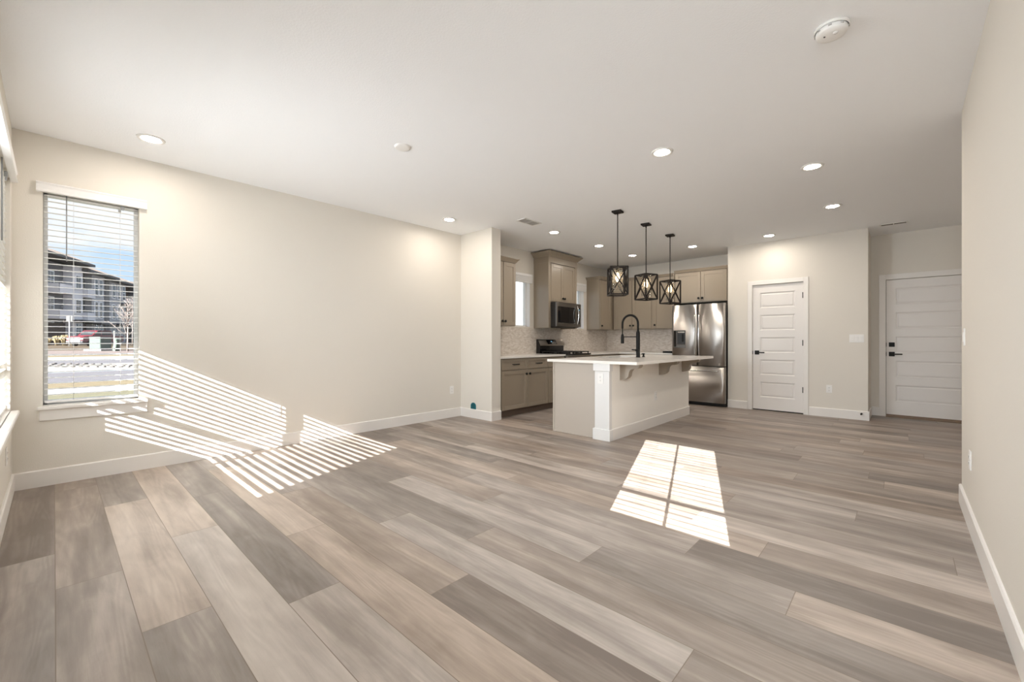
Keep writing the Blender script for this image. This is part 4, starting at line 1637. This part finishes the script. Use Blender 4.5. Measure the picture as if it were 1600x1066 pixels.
def bare_tree(label, base, height):
    t = thing('bare_tree', label, 'tree', base)
    tb = MB()
    tb.tube([(0, 0, 0), (0.03, 0, height * 0.25), (-0.02, 0.03, height * 0.5), (0.02, 0, height * 0.78), (0, 0, height)],
            [0.075, 0.062, 0.048, 0.028, 0.010], 8)
    tb.build('trunk', M_BARK, t)
    bb = MB()
    for i in range(34):
        z = height * rt_.uniform(0.28, 0.95)
        a = rt_.uniform(0, 2 * PI)
        ln = height * (1.05 - z / height) * rt_.uniform(0.35, 0.6) + 0.2
        d = Vector((math.cos(a), math.sin(a), rt_.uniform(0.7, 1.4))).normalized()
        p0 = Vector((0, 0, z))
        p1 = p0 + d * ln * 0.5
        p2 = p1 + (d + Vector((0, 0, 0.25))).normalized() * ln * 0.5
        bb.tube([p0, p1, p2], [0.024, 0.016, 0.006], 5)
        for q in range(3):
            s0 = p0.lerp(p2, rt_.uniform(0.35, 0.9))
            dd = (d + Vector((rt_.uniform(-1, 1), rt_.uniform(-1, 1), rt_.uniform(-0.1, 0.7)))).normalized()
            bb.tube([s0, s0 + dd * ln * 0.35], [0.012, 0.004], 4)
    bb.build('branches', M_BARK, t)
    return t


bare_tree('slender bare pale tree at the right of the window view', spot(199.5, 38.0), 4.7)
bare_tree('bare tree close to the far end of the apartments', spot(207, 60.0), 7.0)

# ornamental grass clumps
M_ORN = mat('ornamental_grass_blades', (0.27, 0.22, 0.13), 0.9, bump=0.05, var=0.2, vscale=3, spec=0.1)
rg = random.Random(9)


def clump(label, base, h, r):
    b = MB()
    for i in range(170):
        a, rr = rg.uniform(0, 2 * PI), r * 0.45 * math.sqrt(rg.random())
        p = Vector((rr * math.cos(a), rr * math.sin(a), 0))
        lean = rg.uniform(0.2, 1.0)
        d = Vector((math.cos(a + rg.uniform(-0.5, 0.5)), math.sin(a + rg.uniform(-0.5, 0.5)), 0)) * r * lean
        hh = h * rg.uniform(0.7, 1.0)
        b.tube([p, p + d * 0.35 + Vector((0, 0, hh * 0.65)), p + d + Vector((0, 0, hh * (1.0 - 0.25 * lean)))], [0.03, 0.04, 0.012], 4)
    o = b.build('ornamental_grass', M_ORN, None, base)
    return tag(o, label, 'ornamental grass', 'straw-coloured grass clumps before the apartments')


clump('straw-coloured grass clump at the left edge of the window view', spot(75, 53.0), 1.0, 0.32)
clump('tallest straw-coloured grass clump, just left of the sign post', spot(101, 53.0), 1.5, 0.42)
clump('straw-coloured grass clump second from the left edge of the window view', spot(89, 53.2), 1.35, 0.36)
clump('straw-coloured grass clump close beside the truck bonnet', spot(113, 55.5), 1.4, 0.40)

# red truck, nose towards the street
M_RED = mat('dark_red_car_paint', (0.13, 0.02, 0.028), 0.3, coat=0.6, bump=0.002)
M_SILVER = mat('silver_trim', (0.16, 0.16, 0.165), 0.35, metal=0.3, bump=0.02)
M_CGLASS = mat('car_glass', (0.03, 0.035, 0.04), 0.08, bump=0.001)
M_TYRE = mat('tyre_rubber', (0.02, 0.02, 0.02), 0.85, bump=0.1)
pA = spot(117, 51.0)
vw = (pA - C0)
vw.z = 0
vw.normalize()
ax = vw * math.cos(R(43)) + Vector((vw.y, -vw.x, 0)) * math.sin(R(43))
ang = math.atan2(ax.y, ax.x)
t = thing('pickup_truck', 'dark red pickup truck parked behind the utility cabinet', 'truck', (pA.x, pA.y, gz(pA.x) + 0.0), ang)
# local +x runs from nose to tail
prof = [(0.0, 0.55), (0.0, 1.05), (0.25, 1.20), (1.45, 1.28), (1.55, 1.30), (3.55, 1.32), (5.6, 1.28), (5.65, 0.6), (5.2, 0.5), (0.2, 0.5)]
b = MB().prism([(x, -0.95, z) for x, z in prof], (0, 1.9, 0))
b.build('body', M_RED, t)
cabp = [(1.25, 1.28), (1.98, 1.90), (2.2, 1.96), (3.75, 1.96), (3.95, 1.88), (4.15, 1.30)]
b = MB().prism([(x, -0.85, z) for x, z in cabp], (0, 1.7, 0))
b.build('cab', M_RED, t)
b = MB()
for s in (-1, 1):
    y = s * 0.852
    b.quad([(1.62, y, 1.36), (2.46, y, 1.36), (2.46, y, 1.84), (2.10, y, 1.84)])
    b.quad([(2.58, y, 1.36), (3.92, y, 1.36), (3.80, y, 1.84), (2.58, y, 1.84)])
b.build('side_windows', M_CGLASS, t)
b = MB()
b.quad([(1.320, -0.74, 1.355), (1.320, 0.74, 1.355), (1.890, 0.68, 1.84), (1.890, -0.68, 1.84)])
b.build('windscreen', M_CGLASS, t)
MB().box(-0.06, 0.02, -0.66, 0.66, 0.64, 1.10, 0.03).build('grille', M_SILVER, t)
MB().box(-0.12, 0.06, -0.96, 0.96, 0.42, 0.66, 0.04).build('bumper', M_SILVER, t)
for s in (-1, 1):
    MB().box(-0.03, 0.12, s * 0.64, s * 0.94, 0.78, 1.02, 0.03).build('headlight', M_PLASTIC, t)
for wx_ in (0.95, 4.55):
    for s in (-1, 1):
        w = MB().lathe([(0.0, -0.13), (0.30, -0.13), (0.38, -0.09), (0.38, 0.09), (0.30, 0.13), (0.0, 0.13)], c=(wx_, s * 0.86, 0.38), axis='y', seg=24).build('wheel', M_TYRE, t)
        MB().lathe([(0.0, -0.02), (0.20, -0.02), (0.23, 0.0), (0.20, 0.02), (0.0, 0.02)], c=(wx_, s * 0.985, 0.38), axis='y', seg=18).build('hub', M_CHROME, w)

# apartment building; local x runs along the facade, local -y faces the street
FA = C0 + FWD * 55.0 + RGT * ((62 - 800) / 661.1 * 55.0)
FD = Vector((-0.911, 0.411, 0)).normalized()
fang = math.atan2(FD.y, FD.x)       # local +x along the facade
apt = thing('apartment_building', 'grey three-storey apartment building with stepped bays and overhanging roofs', 'building', (FA.x, FA.y, gz(FA.x) - 0.1), fang)
NS = Vector((0.411, 0.911, 0))
side = 1 if (Matrix.Rotation(fang, 3, 'Z') @ Vector((0, 1, 0))).dot(NS) > 0 else -1   # outward sign in local y


def B(b, u0, u1, o0, o1, z0, z1, bev=0.0):
    b.box(u0, u1, side * o0, side * o1, z0, z1, bev)


M_SIDE = mat('grey_lap_siding', (0.13, 0.132, 0.145), 0.85, bump=0.1, bscale=8)
M_LIGHTS = mat('light_grey_siding', (0.42, 0.42, 0.44), 0.85, bump=0.1, bscale=8)
M_DGREEN = mat('dark_green_siding', (0.018, 0.026, 0.021), 0.85, bump=0.1, bscale=8)
M_STUC = mat('pale_stucco', (0.72, 0.71, 0.74), 0.9, bump=0.1, bscale=8)
M_ROOF = mat('brown_roof', (0.33, 0.25, 0.20), 0.9, bump=0.3, bscale=6)
M_FASC = mat('dark_fascia', (0.10, 0.10, 0.105), 0.7, bump=0.05)
M_WFR = mat('white_frame', (0.82, 0.82, 0.85), 0.5, bump=0.02)
M_BRICK = mat('brown_masonry', (0.09, 0.068, 0.06), 0.9, bump=0.3, bscale=10, var=0.2)
TOP = 11.6
bays = [(-3.0, 5.2, 0.0, M_SIDE), (5.2, 7.9, 1.0, M_STUC), (7.9, 10.7, 0.0, M_DGREEN), (10.7, 14.6, 0.9, M_LIGHTS), (14.6, 16.6, 0.2, M_DGREEN),
        (16.6, 22.6, 0.8, M_LIGHTS), (22.6, 25.6, 0.1, M_BRICK), (25.6, 29.0, 0.9, M_SIDE), (29.0, 36.0, 0.2, M_DGREEN)]
for (u0, u1, o1, m) in bays:
    b = MB()
    B(b, u0, u1, -9.0, o1, 0.0, TOP - 0.2)
    b.build('bay', m, apt)
b = MB()
B(b, -3.0, 36.0, -9.0, 0.25, 0.0, 3.1)
b.build('ground_floor', M_BRICK, apt)
FLZ = (0.9, 4.3, 7.8)


def win(u0, u1, out, z0, z1, lights=2):
    b = MB()
    B(b, u0 - 0.14, u1 + 0.14, out, out + 0.10, z0 - 0.14, z1 + 0.14)
    f = b.build('window', M_WFR, apt)
    b = MB()
    n = lights
    for i in range(n):
        a = u0 + (u1 - u0) * i / n + 0.05
        c = u0 + (u1 - u0) * (i + 1) / n - 0.05
        zm = z0 + (z1 - z0) * 0.5
        B(b, a, c, out + 0.08, out + 0.12, z0, zm - 0.04)
        B(b, a, c, out + 0.08, out + 0.12, zm + 0.04, z1)
    b.build('pane', M_CGLASS, f)


for z in FLZ:
    win(5.9, 7.2, 1.0, z + 0.4, z + 2.2)
    win(11.5, 12.3, 0.9, z, z + 2.4, 1)
    win(12.9, 13.7, 0.9, z, z + 2.4, 1)
    win(17.4, 18.4, 0.8, z + 0.1, z + 2.4, 1)
    win(19.4, 20.4, 0.8, z + 0.1, z + 2.4, 1)
    win(21.2, 22.0, 0.8, z + 0.1, z + 2.4, 1)
    win(26.5, 27.8, 0.9, z + 0.3, z + 2.3)
    win(1.4, 2.8, 0.0, z + 0.1, z + 2.2)
    win(9.0, 10.0, 0.0, z + 0.1, z + 2.2)
for z in (3.6, 7.1):
    for (u0, u1, o0) in ((1.0, 4.6, 0.0), (8.0, 10.3, 0.0), (22.9, 25.3, 0.1)):
        b = MB()
        B(b, u0, u1, o0, o0 + 1.5, z, z + 0.25)
        bl = b.build('balcony', M_STUC, apt)
        b = MB()
        B(b, u0, u1, o0 + 1.42, o0 + 1.5, z + 0.25, z + 1.25)
        B(b, u0, u0 + 0.08, o0, o0 + 1.5, z + 0.25, z + 1.25)
        B(b, u1 - 0.08, u1, o0, o0 + 1.5, z + 0.25, z + 1.25)
        b.build('railing', M_STUC, bl)


def roof(u0, u1, out, z, pitch=1.5):
    b = MB()
    B(b, u0, u1, -9.5, out, z, z + 0.32)
    f = b.build('eaves', M_FASC, apt)
    ya, yb = sorted((side * -9.5, side * out))
    b = MB().frustum((u0, u1, ya, yb), z + 0.32, (u0 + 2.2, u1 - 2.2, ya + 3.5, yb - 3.5), z + 0.32 + pitch)
    b.build('roof', M_ROOF, f)


roof(-4.0, 8.5, 2.2, TOP + 0.1)
roof(7.6, 17.2, 2.0, TOP - 0.7)
roof(15.6, 30.0, 2.0, TOP - 1.0)
roof(28.6, 37.0, 1.4, TOP - 2.2)
# porch canopy at street level and lower canopies
for (u0, u1, z) in ((10.4, 15.0, 3.2), (16.4, 22.8, 3.3), (5.0, 8.2, 3.4), (20.2, 23.0, 7.0)):
    b = MB()
    B(b, u0, u1, 0.2, 2.2, z, z + 0.25)
    b.build('canopy', M_FASC, apt)

# neighbouring house wall seen through the kitchen windows
nb = thing('neighbour_house', 'pale neighbouring house seen through the kitchen windows', 'house', (-6.5, 12.0, -0.3))
MB().box(-6, 0, -2.4, 8, 0, 4.6).build('wall', mat('pale_house_siding', (0.55, 0.56, 0.57), 0.8, bump=0.1, bscale=6), nb)
MB().frustum((-6.5, 0.5, -2.9, 8.5), 4.6, (-3.2, -2.8, 0.6, 5.0), 6.6).build('roof', M_ROOF, nb)
